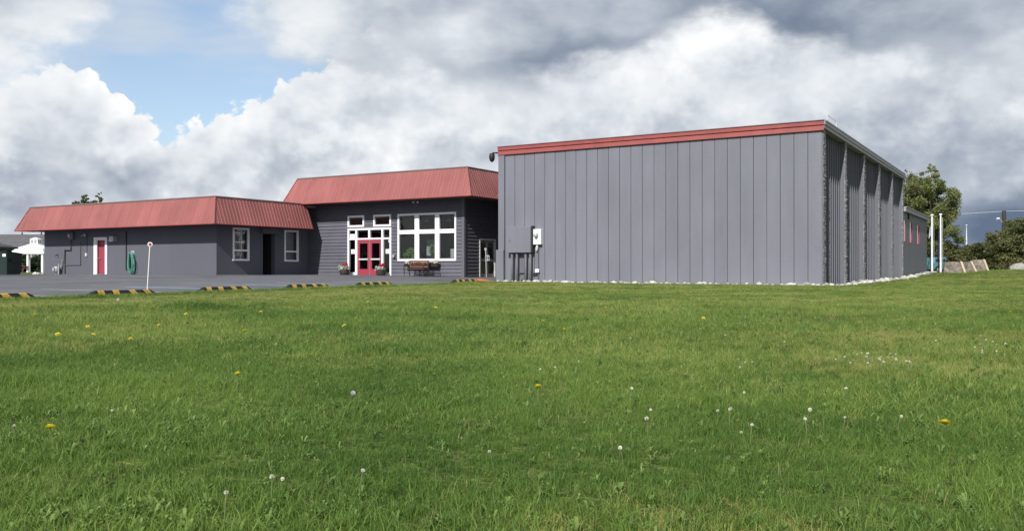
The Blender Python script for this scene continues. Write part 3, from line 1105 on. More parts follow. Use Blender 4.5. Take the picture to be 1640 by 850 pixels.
mb.tube([(-26.6, 44.2, E_MID - 0.02), (-26.6, 44.1, E_MID - 0.18)], [0.04, 0.08], 8)
mb.build('floodlight', M['galv'], hall)

# transom windows, six-pane window
framed_window(hall, FM, -35.72, -34.44, EYE + 2.46, EYE + 3.14, 0.11)
framed_window(hall, FM, -33.74, -32.42, EYE + 2.45, EYE + 3.14, 0.11)
framed_window(hall, FM, -31.94, -27.85, EYE + 0.43, EYE + 3.13, 0.11,
              ((-30.71, -30.41), (-29.29, -28.99)), ((EYE + 1.97, EYE + 2.20),), bar=0.1)
# entrance: white frame with four lights above, sidelights, red double doors
w = MB()
zt_, zr0, zr1 = EYE + 2.38, EYE + 1.70, EYE + 1.80
FM.box(w, -35.72, -32.40, -0.05, 0.08, zt_ - 0.11, zt_)
FM.box(w, -35.72, -35.60, -0.05, 0.08, MZ - 0.2, zt_ - 0.11)
FM.box(w, -32.52, -32.40, -0.05, 0.08, MZ - 0.2, zt_ - 0.11)
FM.box(w, -35.599, -32.521, -0.045, 0.075, zr0, zr1)
FM.box(w, -35.12, -34.96, -0.047, 0.077, MZ - 0.2, zr0 - 0.001)
FM.box(w, -33.14, -32.99, -0.047, 0.077, MZ - 0.2, zr0 - 0.001)
for a, b in ((-35.11, -34.98), (-34.12, -33.99), (-33.13, -33.0)):
    FM.box(w, a, b, -0.047, 0.077, zr1 + 0.001, zt_ - 0.111)
FM.box(w, -35.599, -35.121, -0.03, 0.07, MZ - 0.2, EYE - 0.22)
FM.box(w, -32.989, -32.521, -0.03, 0.07, MZ - 0.2, EYE - 0.22)
ent = w.build('entrance_frame', M['white'], hall)


def pane(face, s0, s1, z0, z1, d, parent, mat='glass', name='pane'):
    return MB().add([face.P(s0, d, z0), face.P(s1, d, z0), face.P(s1, d, z1), face.P(s0, d, z1)], [(0, 1, 2, 3)]).build(name, M[mat], parent)


for a, b in ((-35.60, -35.11), (-34.98, -34.12), (-33.99, -33.13), (-33.0, -32.52)):
    pane(FM, a, b, zr1, zt_ - 0.11, 0.04, ent)
pane(FM, -35.60, -35.12, EYE - 0.22, zr0, 0.04, ent)
pane(FM, -32.99, -32.52, EYE - 0.22, zr0, 0.04, ent)


def notice(face, s0, s1, z0, z1, d, parent):
    mb = MB()
    face.box(mb, s0, s1, d - 0.004, d, z0, z1)
    return mb.build('paper_notice', M['white'], parent)


notice(FM, -35.50, -35.20, EYE + 0.88, EYE + 1.14, 0.036, ent)
notice(FM, -32.87, -32.56, EYE + 0.87, EYE + 1.13, 0.036, ent)
notice(FM, -35.58, -35.22, EYE + 1.82, EYE + 2.06, 0.036, ent)
notice(FM, -32.66, -32.54, EYE + 1.52, EYE + 1.68, 0.036, ent)
for s0, s1, hs in ((-34.955, -34.055, 1), (-34.035, -33.145, -1)):
    w = MB()
    z0, z1 = MZ + 0.03, EYE + 1.695
    FM.box(w, s0, s1, 0.0, 0.05, z1 - 0.21, z1)
    FM.box(w, s0, s1, 0.0, 0.05, z0, EYE - 0.03)
    FM.box(w, s0, s0 + 0.15, 0.0, 0.05, EYE - 0.03, z1 - 0.21)
    FM.box(w, s1 - 0.15, s1, 0.0, 0.05, EYE - 0.03, z1 - 0.21)
    d_ = w.build('door', M['red_door'], hall)
    pane(FM, s0 + 0.15, s1 - 0.15, EYE - 0.03, z1 - 0.21, 0.03, d_, 'glass')
    w = MB()
    FM.box(w, s0 + 0.13, s1 - 0.13, -0.05, -0.012, EYE + 0.51, EYE + 0.59)
    FM.box(w, s0 + 0.10, s0 + 0.15, -0.05, -0.001, EYE + 0.49, EYE + 0.61)
    FM.box(w, s1 - 0.15, s1 - 0.10, -0.05, -0.001, EYE + 0.49, EYE + 0.61)
    w.build('push_bar', M['offwhite'], d_)
w = MB()
FM.box(w, -34.054, -34.036, -0.006, 0.05, MZ, EYE + 1.695)
FM.box(w, -34.96, -33.14, -0.10, 0.06, MZ - 0.1, MZ + 0.028)
w.build('threshold', M['alum'], ent)
w = MB()
w.tube([(-32.16, 40.38, EYE + 0.74), (-32.16, 40.22, EYE + 0.72)], [0.05, 0.09], 10)
w.build('intercom', M['galv'], hall)
# side glass doors
w = MB()
SM.box(w, 41.91, 43.63, -0.05, 0.06, EYE + 1.60, EYE + 1.70)
SM.box(w, 41.91, 42.00, -0.05, 0.06, MZ - 0.1, EYE + 1.60)
SM.box(w, 43.54, 43.63, -0.05, 0.06, MZ - 0.1, EYE + 1.60)
sdf = w.build('side_entrance_frame', M['offwhite'], hall)
for s0, s1 in ((42.005, 42.76), (42.775, 43.535)):
    w = MB()
    z0, z1 = MZ + 0.0, EYE + 1.59
    SM.box(w, s0, s1, 0.0, 0.04, z1 - 0.10, z1)
    SM.box(w, s0, s1, 0.0, 0.04, z0, z0 + 0.16)
    SM.box(w, s0, s0 + 0.09, 0.0, 0.04, z0 + 0.16, z1 - 0.10)
    SM.box(w, s1 - 0.09, s1, 0.0, 0.04, z0 + 0.16, z1 - 0.10)
    SM.box(w, s0 + 0.09, s1 - 0.09, 0.002, 0.038, EYE + 0.42, EYE + 0.52)
    d_ = w.build('glass_door', M['alum'], hall)
    pane(SM, s0 + 0.09, s1 - 0.09, z0 + 0.16, z1 - 0.10, 0.02, d_, 'glass')
    w = MB()
    hx = 42.70 if s0 < 42.5 else 42.84
    w.tube([SM.P(hx, 0.0, EYE + 0.46), SM.P(hx, -0.08, EYE + 0.46), SM.P(hx, -0.08, EYE + 0.74), SM.P(hx, 0.0, EYE + 0.74)], 0.02, 6)
    w.build('handle', M['white'], d_)
# interior behind the glass
w = MB()
w.box(MX0 + 0.21, MX1 - 0.21, 46.5, 46.6, MZ - 0.1, WALLTOP - 0.02)
w.box(-32.25, -32.15, 40.65, 46.49, MZ - 0.1, WALLTOP - 0.02)
w.build('interior_wall', M['interior'], hall)
MB().box(MX0 + 0.21, MX1 - 0.21, 40.61, 53.9, MZ - 0.05, MZ - 0.005).build('interior_floor', M['interior_floor'], hall)
MB().box(MX0 + 0.21, MX1 - 0.21, 40.61, 53.9, WALLTOP - 0.015, WALLTOP).build('ceiling', M['interior'], hall)
w = MB()
w.box(-31.9, -28.0, 40.64, 41.0, EYE + 0.40, EYE + 0.45)
w.build('window_shelf', M['interior'], hall)
w = MB()
w.box(-28.95, -27.95, 41.4, 41.5, EYE + 0.3, EYE + 1.12)
w.box(-31.3, -30.75, 42.3, 42.4, EYE + 0.3, EYE + 1.7)
w.build('display_panel', M['curtain'], hall)
w = MB()
w.box(-31.7, -30.9, 46.3, 46.49, EYE + 0.6, EYE + 2.4)
w.box(-30.0, -29.2, 46.35, 46.49, EYE + 1.3, EYE + 2.0)
w.box(-30.4, -28.2, 44.6, 45.2, MZ, EYE + 0.65)
w.build('furniture', M['board'], hall)
w = MB()
for x in (-31.2, -29.6, -28.3):
    w.lathe([(0.14, 0), (0.15, 0.04), (0.05, 0.16)], (x, 42.2, EYE + 2.75), 10)
w.build('pendant_lamps', M['white'], hall)

# ------------------------------------------------------------------ big hall (right)
GZ = EYE - 0.78
GT = EYE + 6.27
gym = empty('windowless_hall', (-16, 38.85, GZ), 'tall windowless grey panelled hall with a red fascia along its top', 'building')
GX0, GX1, GY0, GY1 = -24.1, -8.0, 38.85, 63.9
FG, SG = Face('front', GY0), Face('side', GX1)
mb = MB()
mb.box(GX0 + 0.02, GX1 - 0.5, GY0 + 0.035, GY0 + 0.3, GZ - 0.4, GT - 0.15)
mb.build('front_backing', M['gym_dark'], gym)
mb = MB()
mb.box(GX0, GX0 + 0.3, GY0 + 0.31, GY1, GZ - 0.4, GT - 0.15)
mb.box(GX0 + 0.31, GX1 - 0.5, GY1 - 0.3, GY1 - 0.01, GZ - 0.4, GT - 0.15)
mb.build('rear_wall', M['gym'], gym)
mb = MB()
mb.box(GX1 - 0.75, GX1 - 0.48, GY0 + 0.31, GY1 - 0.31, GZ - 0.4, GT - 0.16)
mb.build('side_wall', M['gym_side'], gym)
NP = 27
pw = (GX1 - 0.06 - (GX0 + 0.34)) / NP
for k in range(NP):
    a = GX0 + 0.34 + k * pw
    g1, g2 = random.uniform(0.006, 0.012), random.uniform(0.006, 0.012)
    y_ = GY0 + random.uniform(-0.006, 0.004)
    mb = MB().cbox(a + g1, a + pw - g2, y_, GY0 + 0.034, GZ - 0.02 + random.uniform(0, 0.05), GT - 0.40, 0.012)
    mb.build('wall_panel', M['gym'], gym)
# corner channel with the wider boot at its foot
mb = MB()
mb.box(GX0 - 0.03, GX0 + 0.33, GY0 - 0.06, GY0 + 0.02, EYE + 0.961, GT - 0.36)
mb.box(GX0 - 0.03, GX0 + 0.02, GY0 + 0.021, GY0 + 0.35, EYE + 0.961, GT - 0.36)
mb.build('corner_channel', M['gym'], gym)
mb = MB()
mb.cbox(GX0 - 0.12, GX0 + 0.335, GY0 - 0.16, GY0 + 0.02, GZ - 0.1, EYE + 0.96, 0.02)
mb.build('corner_boot', M['gym'], gym)
# red fascia in two laps
mb = MB()
mb.prism([(GY0 - 0.10, GT - 0.44), (GY0 + 0.02, GT - 0.44), (GY0 + 0.02, GT - 0.20), (GY0 - 0.055, GT - 0.20)], 0, GX0 - 0.05, GX1 + 0.03)
mb.build('lower_fascia', M['red_fascia'], gym)
mb = MB()
mb.prism([(GY0 - 0.112, GT - 0.205), (GY0 + 0.02, GT - 0.199), (GY0 + 0.02, GT - 0.03), (GY0 - 0.10, GT - 0.03)], 0, GX0 - 0.05, GX1 + 0.035)
mb.build('upper_fascia', M['red_fascia'], gym)
mb = MB()
mb.box(GX0 - 0.06, GX1 + 0.05, GY0 - 0.14, GY0 + 0.10, GT - 0.03, GT)
mb.build('coping', M['coping'], gym)
mb = MB()
mb.box(GX1 - 0.46, GX1 + 0.04, GY0 - 0.05, GY1 + 0.05, GT - 0.34, GT - 0.19)
mb.build('side_fascia', M['grey_fascia'], gym)
mb = MB()
mb.box(GX1 - 0.46, GX1 + 0.08, GY0 - 0.06, GY1 + 0.06, GT - 0.185, GT - 0.04)
mb.build('side_fascia', M['grey_fascia'], gym)
mb = MB()
mb.box(GX0 - 0.02, GX1 + 0.10, GY0 + 0.101, GY1 + 0.08, GT - 0.035, GT + 0.01)
mb.build('roof_deck', M['deck'], gym)
# fins with chipped edges, ribs between them
FINS = [39.15, 43.9, 48.9, 53.85, 58.85, 63.55]


def fin_edge(x, y0, y1, z0, z1, seed):
    """broken-face strip: a column of irregular chips standing off the fin"""
    rnd = random.Random(seed)
    mb = MB()
    z = z0
    while z < z1 - 0.05:
        h = rnd.uniform(0.05, 0.16)
        y = y0
        while y < y1 - 0.01:
            w_ = min(rnd.uniform(0.07, 0.2), y1 - y)
            p = rnd.uniform(0.006, 0.05)
            q = rnd.uniform(0.2, 0.8)
            zz = min(z + h, z1)
            vs = [(x, y, z), (x, y + w_, z), (x, y + w_, zz), (x, y, zz), (x + p, y + w_ * q, z + (zz - z) * rnd.uniform(0.2, 0.8))]
            mb.add(vs, [(0, 1, 4), (1, 2, 4), (2, 3, 4), (3, 0, 4)])
            y += w_
        z += h
    return mb


for k, y in enumerate(FINS):
    t = 0.34
    y0 = y - (0.265 if k == 0 else t / 2)
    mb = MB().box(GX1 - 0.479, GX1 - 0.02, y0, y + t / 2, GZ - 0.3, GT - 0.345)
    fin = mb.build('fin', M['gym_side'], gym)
    fin_edge(GX1 - 0.0195, y0, y + t / 2, GZ + 0.0, GT - 0.35, 30 + k).build('chipped_edge', M['rough'], fin)
    mb = fin_edge(0, GX1 - 0.065, GX1 - 0.02, GZ, GT - 0.35, 60 + k)
    mb.v = [(b, y0 - 0.001 - a * 0.35, c) for a, b, c in mb.v]
    mb.f = [q[::-1] for q in mb.f]
    if k:
        mb.build('chipped_edge', M['rough'], fin)
for a, b in zip(FINS[:-1], FINS[1:]):
    n = 9
    for i in range(n):
        y = a + 0.17 + (b - a - 0.34) * (i + 0.5) / n
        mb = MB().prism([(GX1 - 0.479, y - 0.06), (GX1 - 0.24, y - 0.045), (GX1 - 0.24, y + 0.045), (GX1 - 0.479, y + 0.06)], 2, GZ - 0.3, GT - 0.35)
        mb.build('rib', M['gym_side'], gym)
# meter cabinet, conduits and fittings on the front
mb = MB().cbox(-23.5, -22.05, GY0 - 0.36, GY0 - 0.008, EYE + 0.81, EYE + 2.10, 0.015)
cab = mb.build('utility_cabinet', M['gym'], gym)
MB().box(-22.05, -21.985, GY0 - 0.30, GY0 - 0.008, EYE + 0.81, EYE + 2.14).build('side_flange', M['dark'], cab)
mb = MB().box(-23.30, -23.22, GY0 - 0.372, GY0 - 0.361, EYE + 1.35, EYE + 1.47)
mb.build('latch', M['conduit'], cab)
for x in (-23.22, -22.93, -22.42, -22.15):
    MB().tube([(x, GY0 - 0.2, EYE + 0.82), (x, GY0 - 0.2, GZ - 0.2)], 0.065, 10).build('conduit', M['conduit'], gym, smooth=True)
MB().box(-22.78, -22.55, GY0 - 0.12, GY0 - 0.009, EYE - 0.55, EYE + 0.52).build('cable_cover', M['conduit'], gym)
mb = MB().cbox(-21.98, -21.55, GY0 - 0.22, GY0 - 0.009, EYE + 1.21, EYE + 1.97, 0.02)
mbx = mb.build('meter_box', M['white'], gym)
mb = MB().tube([(-21.78, GY0 - 0.22, EYE + 1.66), (-21.78, GY0 - 0.26, EYE + 1.66), (-21.78, GY0 - 0.36, EYE + 1.66), (-21.78, GY0 - 0.39, EYE + 1.66)], [0.12, 0.11, 0.10, 0.07], 14)
mb.build('meter_dial', M['galv'], mbx, smooth=True)
mb = MB().tube([(-21.80, GY0 - 0.12, EYE + 1.2), (-21.80, GY0 - 0.12, EYE + 1.08)], 0.05, 10)
mb.tube([(-21.80, GY0 - 0.12, EYE + 1.08), (-21.84, GY0 - 0.12, EYE + 0.90)], [0.085, 0.05], 10)
mb.build('cable_fitting', M['offwhite'], gym)
MB().tube([(-21.77, GY0 - 0.06, EYE + 0.95), (-21.77, GY0 - 0.06, GZ - 0.1)], 0.022, 8).build('conduit', M['conduit'], gym)
MB().cbox(-21.91, -21.70, GY0 - 0.16, GY0 - 0.075, EYE - 0.19, EYE - 0.02, 0.01).build('junction_box', M['white'], gym)
for x0, x1 in ((-22.86, -22.49), (-22.08, -21.80)):
    MB().tube([(x0, GY0 - 0.13, EYE - 0.25), (x1, GY0 - 0.13, EYE - 0.25)], 0.04, 8).build('conduit', M['dark'], gym)
# flood camera at the top left corner
mb = MB()
mb.tube([(GX0 - 0.05, GY0 - 0.05, GT - 0.32), (GX0 - 0.32, GY0 - 0.12, GT - 0.30), (GX0 - 0.36, GY0 - 0.14, GT - 0.40)], 0.04, 8)
mb.lathe([(0.03, 0.20), (0.13, 0.17), (0.15, 0.04), (0.15, -0.06), (0.11, -0.20), (0.03, -0.26)][::-1], (GX0 - 0.36, GY0 - 0.15, GT - 0.52), 12)
mb.build('security_camera', M['black'], gym, smooth=True)
# roof things
mb = MB()
mb.box(-10.1, -9.2, 39.6, 40.3, GT, GT + 0.10)
mb.box(-10.2, -9.1, 39.55, 40.35, GT + 0.10, GT + 0.13)
mb.build('roof_vent', M['offwhite'], gym)
mb = MB()
mb.tube([(-7.98, 39.5, GT), (-7.98, 39.5, GT + 0.30), (-7.98, 41.4, GT + 0.30), (-7.98, 41.4, GT)], 0.015, 6)
mb.build('roof_rail', M['offwhite'], gym)

# ------------------------------------------------------------------ annex behind the hall
ann = empty('rear_annex', (-8, 70, EYE - 0.6), 'lower grey annex with three red-framed windows behind the tall hall', 'building')
SA = Face('side', -8.06)
AY0, AY1 = 63.98, 77.7
AT = EYE + 4.12
aw = ((64.0 - 0.9, 64.3), (67.0, 68.55), (71.3, 72.95))
aw = ((63.25 + 0.85, 65.0), (67.2, 68.5), (71.4, 72.8))
holes = [(a, b, EYE + 1.76, EYE + 3.28) for a, b in aw]
mb = MB()
for a, b, p, q in rect_minus(AY0, AY1, EYE - 1.3, AT - 0.32, holes):
    SA.box(mb, a, b, 0, 0.4, p, q)
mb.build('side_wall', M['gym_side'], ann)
MB().box(-22, -8.47, AY0, AY1 - 0.01, EYE - 1.3, AT - 0.33).build('core', M['gym_side'], ann)
MB().box(-22.2, -7.9, AY0 + 0.02, AY1 + 0.15, AT - 0.315, AT - 0.05).build('fascia', M['grey_fascia'], ann)
MB().box(-22.25, -7.84, AY0 + 0.02, AY1 + 0.2, AT - 0.049, AT).build('roof_deck', M['deck'], ann)
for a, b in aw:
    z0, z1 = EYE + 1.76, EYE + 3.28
    w = MB()
    SA.box(w, a + 0.002, a + 0.05, -0.006, 0.30, z0 + 0.002, z1 - 0.002)
    SA.box(w, b - 0.07, b - 0.002, -0.006, 0.30, z0 + 0.002, z1 - 0.002)
    SA.box(w, a + 0.051, b - 0.071, -0.006, 0.20, z0 + 0.002, z0 + 0.07)
    SA.box(w, a + 0.051, b - 0.071, -0.006, 0.20, z1 - 0.07, z1 - 0.002)
    win = w.build('window', M['red_door'], ann)
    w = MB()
    SA.box(w, a + 0.052, a + 0.50, -0.004, 0.05, z0 + 0.072, z1 - 0.072)  # white strip built in for the bright sky reflection on the glass
    w.build('reflection_strip', M['white'], win)
    pane(SA, a + 0.505, b - 0.07, z0 + 0.07, z1 - 0.07, 0.055, win, 'glass')
    w = MB()
    SA.box(w, a + 0.052, b - 0.072, 0.062, 0.11, z0 + 0.072, z1 - 0.072)
    w.build('blind', M['white'], win)
mb = MB().lathe([(0.18, 0), (0.18, 0.14), (0.26, 0.16), (0.26, 0.22), (0.05, 0.30)], (-8.6, 66.0, AT), 12)
mb.build('roof_vent', M['offwhite'], ann)
MB().tube([(-8.0, 66.2, AT - 0.35), (-8.0, 66.2, AT - 0.75)], 0.06, 8).build('scupper', M['dark'], ann)

# ------------------------------------------------------------------ white stone border along the big hall
def bed_strip(pts, w):
    vs, fs = [], []
    for i, (x, y, nx, ny) in enumerate(pts):
        for s in (-0.5, 0.5):
            px, py = x + nx * w * s, y + ny * w * s
            vs.append((px, py, gz(px, py) + 0.035))
    for i in range(len(pts) - 1):
        fs.append((2 * i, 2 * i + 2, 2 * i + 3, 2 * i + 1))
    return MB().add(vs, fs)


bed_pts = [(x, GY0 - 0.40, 0, -1) for x in np.arange(-24.0, -7.9, 0.7)] + [(-7.5, 38.75, 0.7, -0.7)] + \
          [(-7.45, y, 1, 0) for y in np.arange(39.4, 79.2, 0.8)]
bed = bed_strip(bed_pts, 0.75).build('stone_border', M['bed'])
tag(bed, 'border of loose white stones along the foot of the tall hall', kind='structure')


def rock_mesh(name, seed, mat, sub=2):
    import bmesh
    bm = bmesh.new()
    bmesh.ops.create_icosphere(bm, subdivisions=sub, radius=1.0)
    for v in bm.verts:
        p = v.co.copy()
        k = 1 + 0.45 * mnoise.noise(p * 1.1 + Vector((seed * 3.7, seed, 0))) + 0.18 * mnoise.noise(p * 2.7 + Vector((0, seed * 2.1, 5)))
        v.co = p * k
        v.co.z = max(v.co.z, -0.55)
    me = bpy.data.meshes.new(name)
    bm.to_mesh(me)
    bm.free()
    me.materials.append(mat)
    return me


STONES = [rock_mesh('stone', s, M['stone'] if s % 3 else M['stone2'], 1) for s in range(7)]
rs = random.Random(5)


def put_stone(x, y, r):
    o = link('stone', STONES[rs.choice((1, 2, 4, 5, 1, 2, 4, 5, 0, 3, 6))], bed, (x, y, gz(x, y) + r * 0.12 + 0.02),
             (rs.uniform(-.3, .3), rs.uniform(-.3, .3), rs.uniform(0, 6.3)), (r * rs.uniform(.8, 1.5), r * rs.uniform(.8, 1.1), r * rs.uniform(.55, .8)))
    return o


x = -23.9
while x < -7.6:
    put_stone(x, GY0 - rs.uniform(0.25, 0.62), rs.choice((.05, .06, .08, .09, .11, .13, .17)))
    x += rs.uniform(0.06, 0.26)
y = 38.6
while y < 79.3:
    put_stone(-7.75 + rs.uniform(0.0, 0.75), y, rs.choice((.08, .10, .12, .15, .19)))
    y += rs.uniform(0.20, 0.55)

# ------------------------------------------------------------------ wheel stops
def make_wheel_stop():
    root = empty('wheel_stop', (0, 0, 0), '', '')
    L_, H_ = 0.915, 0.115
    prof = [(-0.085, 0.0), (0.085, 0.0), (0.055, H_ - 0.02), (0.035, H_), (-0.035, H_), (-0.055, H_ - 0.02)]
    mb = MB()
    n = len(prof)
    vs = []
    for t, k in ((-L_, 0.35), (-L_ + 0.16, 1), (L_ - 0.16, 1), (L_, 0.35)):
        vs += [(x, t, z * k) for x, z in prof]
    fs = [tuple(range(n)), tuple(range(3 * n, 4 * n))[::-1]]
    for i in range(3):
        for j in range(n):
            fs.append((i * n + j, (i + 1) * n + j, (i + 1) * n + (j + 1) % n, i * n + (j + 1) % n))
    mb.add(vs, fs)
    mb.build('block', M['rubber'], root, (0, 0, 0))
    for c, sk in ((-0.62, 0.02), (-0.22, 0.02), (0.22, 0.09), (0.62, 0.09)):
        mb = MB()
        path = [(0.0875, 0.012), (0.058, H_ - 0.018), (0.036, H_ + 0.003), (-0.036, H_ + 0.003), (-0.058, H_ - 0.018), (-0.0875, 0.012)]
        vs, fs = [], []
        for x, z in path:
            off = -sk * z / H_ if x > 0 else -sk * (2 - z / H_)
            vs += [(x, c - 0.085 + off + sk, z), (x, c + 0.085 + off + sk, z)]
        for i in range(len(path) - 1):
            fs.append((2 * i, 2 * i + 1, 2 * i + 3, 2 * i + 2))
        mb.add(vs, fs).build('yellow_band', M['yellow'], root, (0, 0, 0))
    return root


ws = make_wheel_stop()
stops = [(-19.15, 10.45, 'black and yellow wheel stop at the far left, cut by the picture edge'),
         (-19.15, 13.55, 'black and yellow wheel stop at the foot of the reflector rod by the lawn'),
         (-19.15, 16.70, 'black and yellow wheel stop nearest below the grey corner window, third from left'),
         (-19.15, 19.85, 'black and yellow wheel stop left of the red entrance doors, fourth from left'),
         (-19.15, 22.95, 'black and yellow wheel stop in front of the red entrance doors'),
         (-19.5, 28.9, 'black and yellow wheel stop before the glass side doors, nearest the tall hall')]
for i, (x, y, lab) in enumerate(stops):
    o = ws if i == 0 else copy_tree(ws)
    o.location = (x, y, gz(x, y) + 0.03)
    o.rotation_euler = (0, 0, R(random.uniform(-1.5, 1.5)))
    tag(o, lab, 'wheel stop', 'wheel stops along the lawn edge')


# ------------------------------------------------------------------ reflector rods
def reflector_rod(x, y, top, lean, label):
    z0 = gz(x, y)
    root = empty('reflector_rod', (x, y, z0), label, 'reflector rod', 'reflector rods')
    p = Vector((lean[0], lean[1], top))
    MB().tube([(0, 0, -0.1), p], 0.012, 8).build('rod', M['white'], root, (0, 0, 0))
    f = Vector((-x, -y, 0)).normalized()
    MB().tube([p - f * 0.012, p + f * 0.012], 0.060, 16).build('disc', M['white'], root, (0, 0, 0))
    MB().tube([p + f * 0.0125, p + f * 0.020], 0.036, 16).build('red_reflector', M['red_door'], root, (0, 0, 0))
    return root


reflector_rod(-19.45, 14.45, 1.27, (0.10, 0.02), 'leaning white rod with red reflector standing at the lawn edge')
reflector_rod(-26.85, 41.9, 1.60, (-0.05, -0.02), 'white rod with red reflector before the glass side doors')

# ------------------------------------------------------------------ hose on the low wall
hs = empty('garden_hose', (-46.05, 33.2, EYE + 0.9), 'coiled green garden hose hanging on the low grey wall', 'hose')
mb = MB()
mb.tube([(-46.05, 33.30, EYE + 0.92), (-46.05, 33.02, EYE + 0.90), (-46.05, 33.0, EYE + 1.0)], 0.03, 8)
mb.box(-46.2, -45.9, 33.26, 33.299, EYE + 0.78, EYE + 1.05)
mb.build('holder', M['galv'], hs)
for k in range(7):
    rx, h = random.uniform(0.16, 0.31), random.uniform(0.98, 1.26)
    c0 = EYE + 0.93
    pts = []
    yy = 33.24 - 0.028 * k
    sk = random.uniform(-0.05, 0.05)
    for i in range(28):
        a = i / 28 * 2 * math.pi
        sx = math.sin(a) * (1 + 0.0 * k)
        wid = rx * (0.75 + 0.25 * (1 - math.cos(a)) / 2 * 1.3)
        pts.append((-46.05 + wid * math.copysign(abs(sx) ** 0.75, sx) + sk * (1 - math.cos(a)) / 2, yy, c0 - h * (1 - math.cos(a)) / 2))
    MB().tube(pts, 0.024, 6, closed=True).build('hose_loop', M['hose'], hs, smooth=True)
pts = [(-45.75, 33.1, EYE + 0.55), (-45.62, 33.05, EYE + 0.2), (-45.66, 33.05, EYE - 0.05), (-45.8, 33.08, EYE - 0.2)]
MB().tube(pts, 0.022, 6).build('hose_end', M['hose'], hs, smooth=True)


# ------------------------------------------------------------------ foliage helpers
def leaf_cloud(centres, radii, n, size, rng, flat=0.0, aspect=1.6):
    """n leaf quads spread through blobs; returns verts, faces"""
    centres = np.asarray(centres, float)
    radii = np.asarray(radii, float)
    if radii.ndim == 1:
        radii = np.repeat(radii[:, None], 3, 1)
    wts = radii.prod(1) ** 0.75
    idx = rng.choice(len(centres), n, p=wts / wts.sum())
    d = rng.normal(size=(n, 3))
    d /= np.linalg.norm(d, axis=1)[:, None]
    rr = rng.random(n) ** 0.45
    P = centres[idx] + d * radii[idx] * rr[:, None] * (1 + 0.18 * rng.normal(size=(n, 1)))
    a = rng.normal(size=(n, 3))
    a[:, 2] *= (1 - flat)
    a /= np.linalg.norm(a, axis=1)[:, None]
    b = rng.normal(size=(n, 3))
    b -= (b * a).sum(1)[:, None] * a
    b /= np.linalg.norm(b, axis=1)[:, None]
    s = size * (0.6 + 0.8 * rng.random(n))[:, None]
    A, B = a * s * aspect / 2, b * s / 2
    V = np.stack([P - A, P + B, P + A, P - B], 1).reshape(-1, 3)
    F = np.arange(4 * n).reshape(-1, 4)
    return V, F


def branch(mb, p, q, r0, r1, wob, rnd, seg=5):
    p, q = Vector(p), Vector(q)
    pts, rr = [], []
    for i in range(seg + 1):
        t = i / seg
        w = math.sin(t * math.pi) * wob
        pts.append(p.lerp(q, t) + Vector((rnd.uniform(-w, w), rnd.uniform(-w, w), rnd.uniform(-w, w) * 0.5)))
        rr.append(r0 + (r1 - r0) * t)
    mb.tube(pts, rr, 7)
    return pts


def tree(name, label, cat, loc, height, spread, leaf, bark, seed, n=7000, lsize=0.2, base=0.15, shape='oval', group=None, trunk_r=0.16, nb=26, lean=0.0, gap=0.5):
    rnd = random.Random(seed)
    rng = np.random.default_rng(seed)
    root = empty(name, loc, label, cat, group)
    mb = MB()
    top = Vector((lean, 0, height * 0.93))
    tp = branch(mb, (0, 0, -0.3), top, trunk_r, 0.02, height * 0.02, rnd, 9)
    C, Rr = [], []
    for i in range(nb):
        t = base + (1 - base) * (i + rnd.random()) / nb
        h = t * height
        if shape == 'oval':
            env = spread * (math.sin(math.pi * min(1, (t - base) / (1 - base) * 0.88 + 0.12)) ** 0.7)
        elif shape == 'cone':
            env = spread * (1.02 - (t - base) / (1 - base)) ** 0.85
        else:
            env = spread * (1 - max(0, (t - 0.55) / 0.45) ** 2) ** 0.5
        a = i * 2.399 + rnd.uniform(-.5, .5)
        rr = env * rnd.uniform(0.35, 1.0)
        e = Vector((lean * t + math.cos(a) * rr, math.sin(a) * rr, h))
        s = Vector((lean * t * 0.8, 0, max(0.2, h - rr * (0.75 if shape != 'cone' else 0.1) - 0.1)))
        branch(mb, s, e, trunk_r * (1 - t) * 0.45 + 0.02, 0.008, rr * 0.06, rnd, 4)
        br = max(0.18, env * gap * rnd.uniform(0.55, 1.0))
        C.append(e)
        Rr.append((br, br, br * (0.75 if shape != 'cone' else 0.45)))
        if rnd.random() < 0.75:
            C.append(s.lerp(e, 0.6) + Vector((rnd.uniform(-.3, .3), rnd.uniform(-.3, .3), rnd.uniform(-.2, .4))))
            Rr.append((br * 0.7, br * 0.7, br * 0.55))
    mb.build('trunk', bark, root, (0, 0, 0), smooth=True)
    V, F = leaf_cloud(C, Rr, n, lsize, rng)
    link('crown', np_mesh('crown', V, F, leaf), root)
    return root


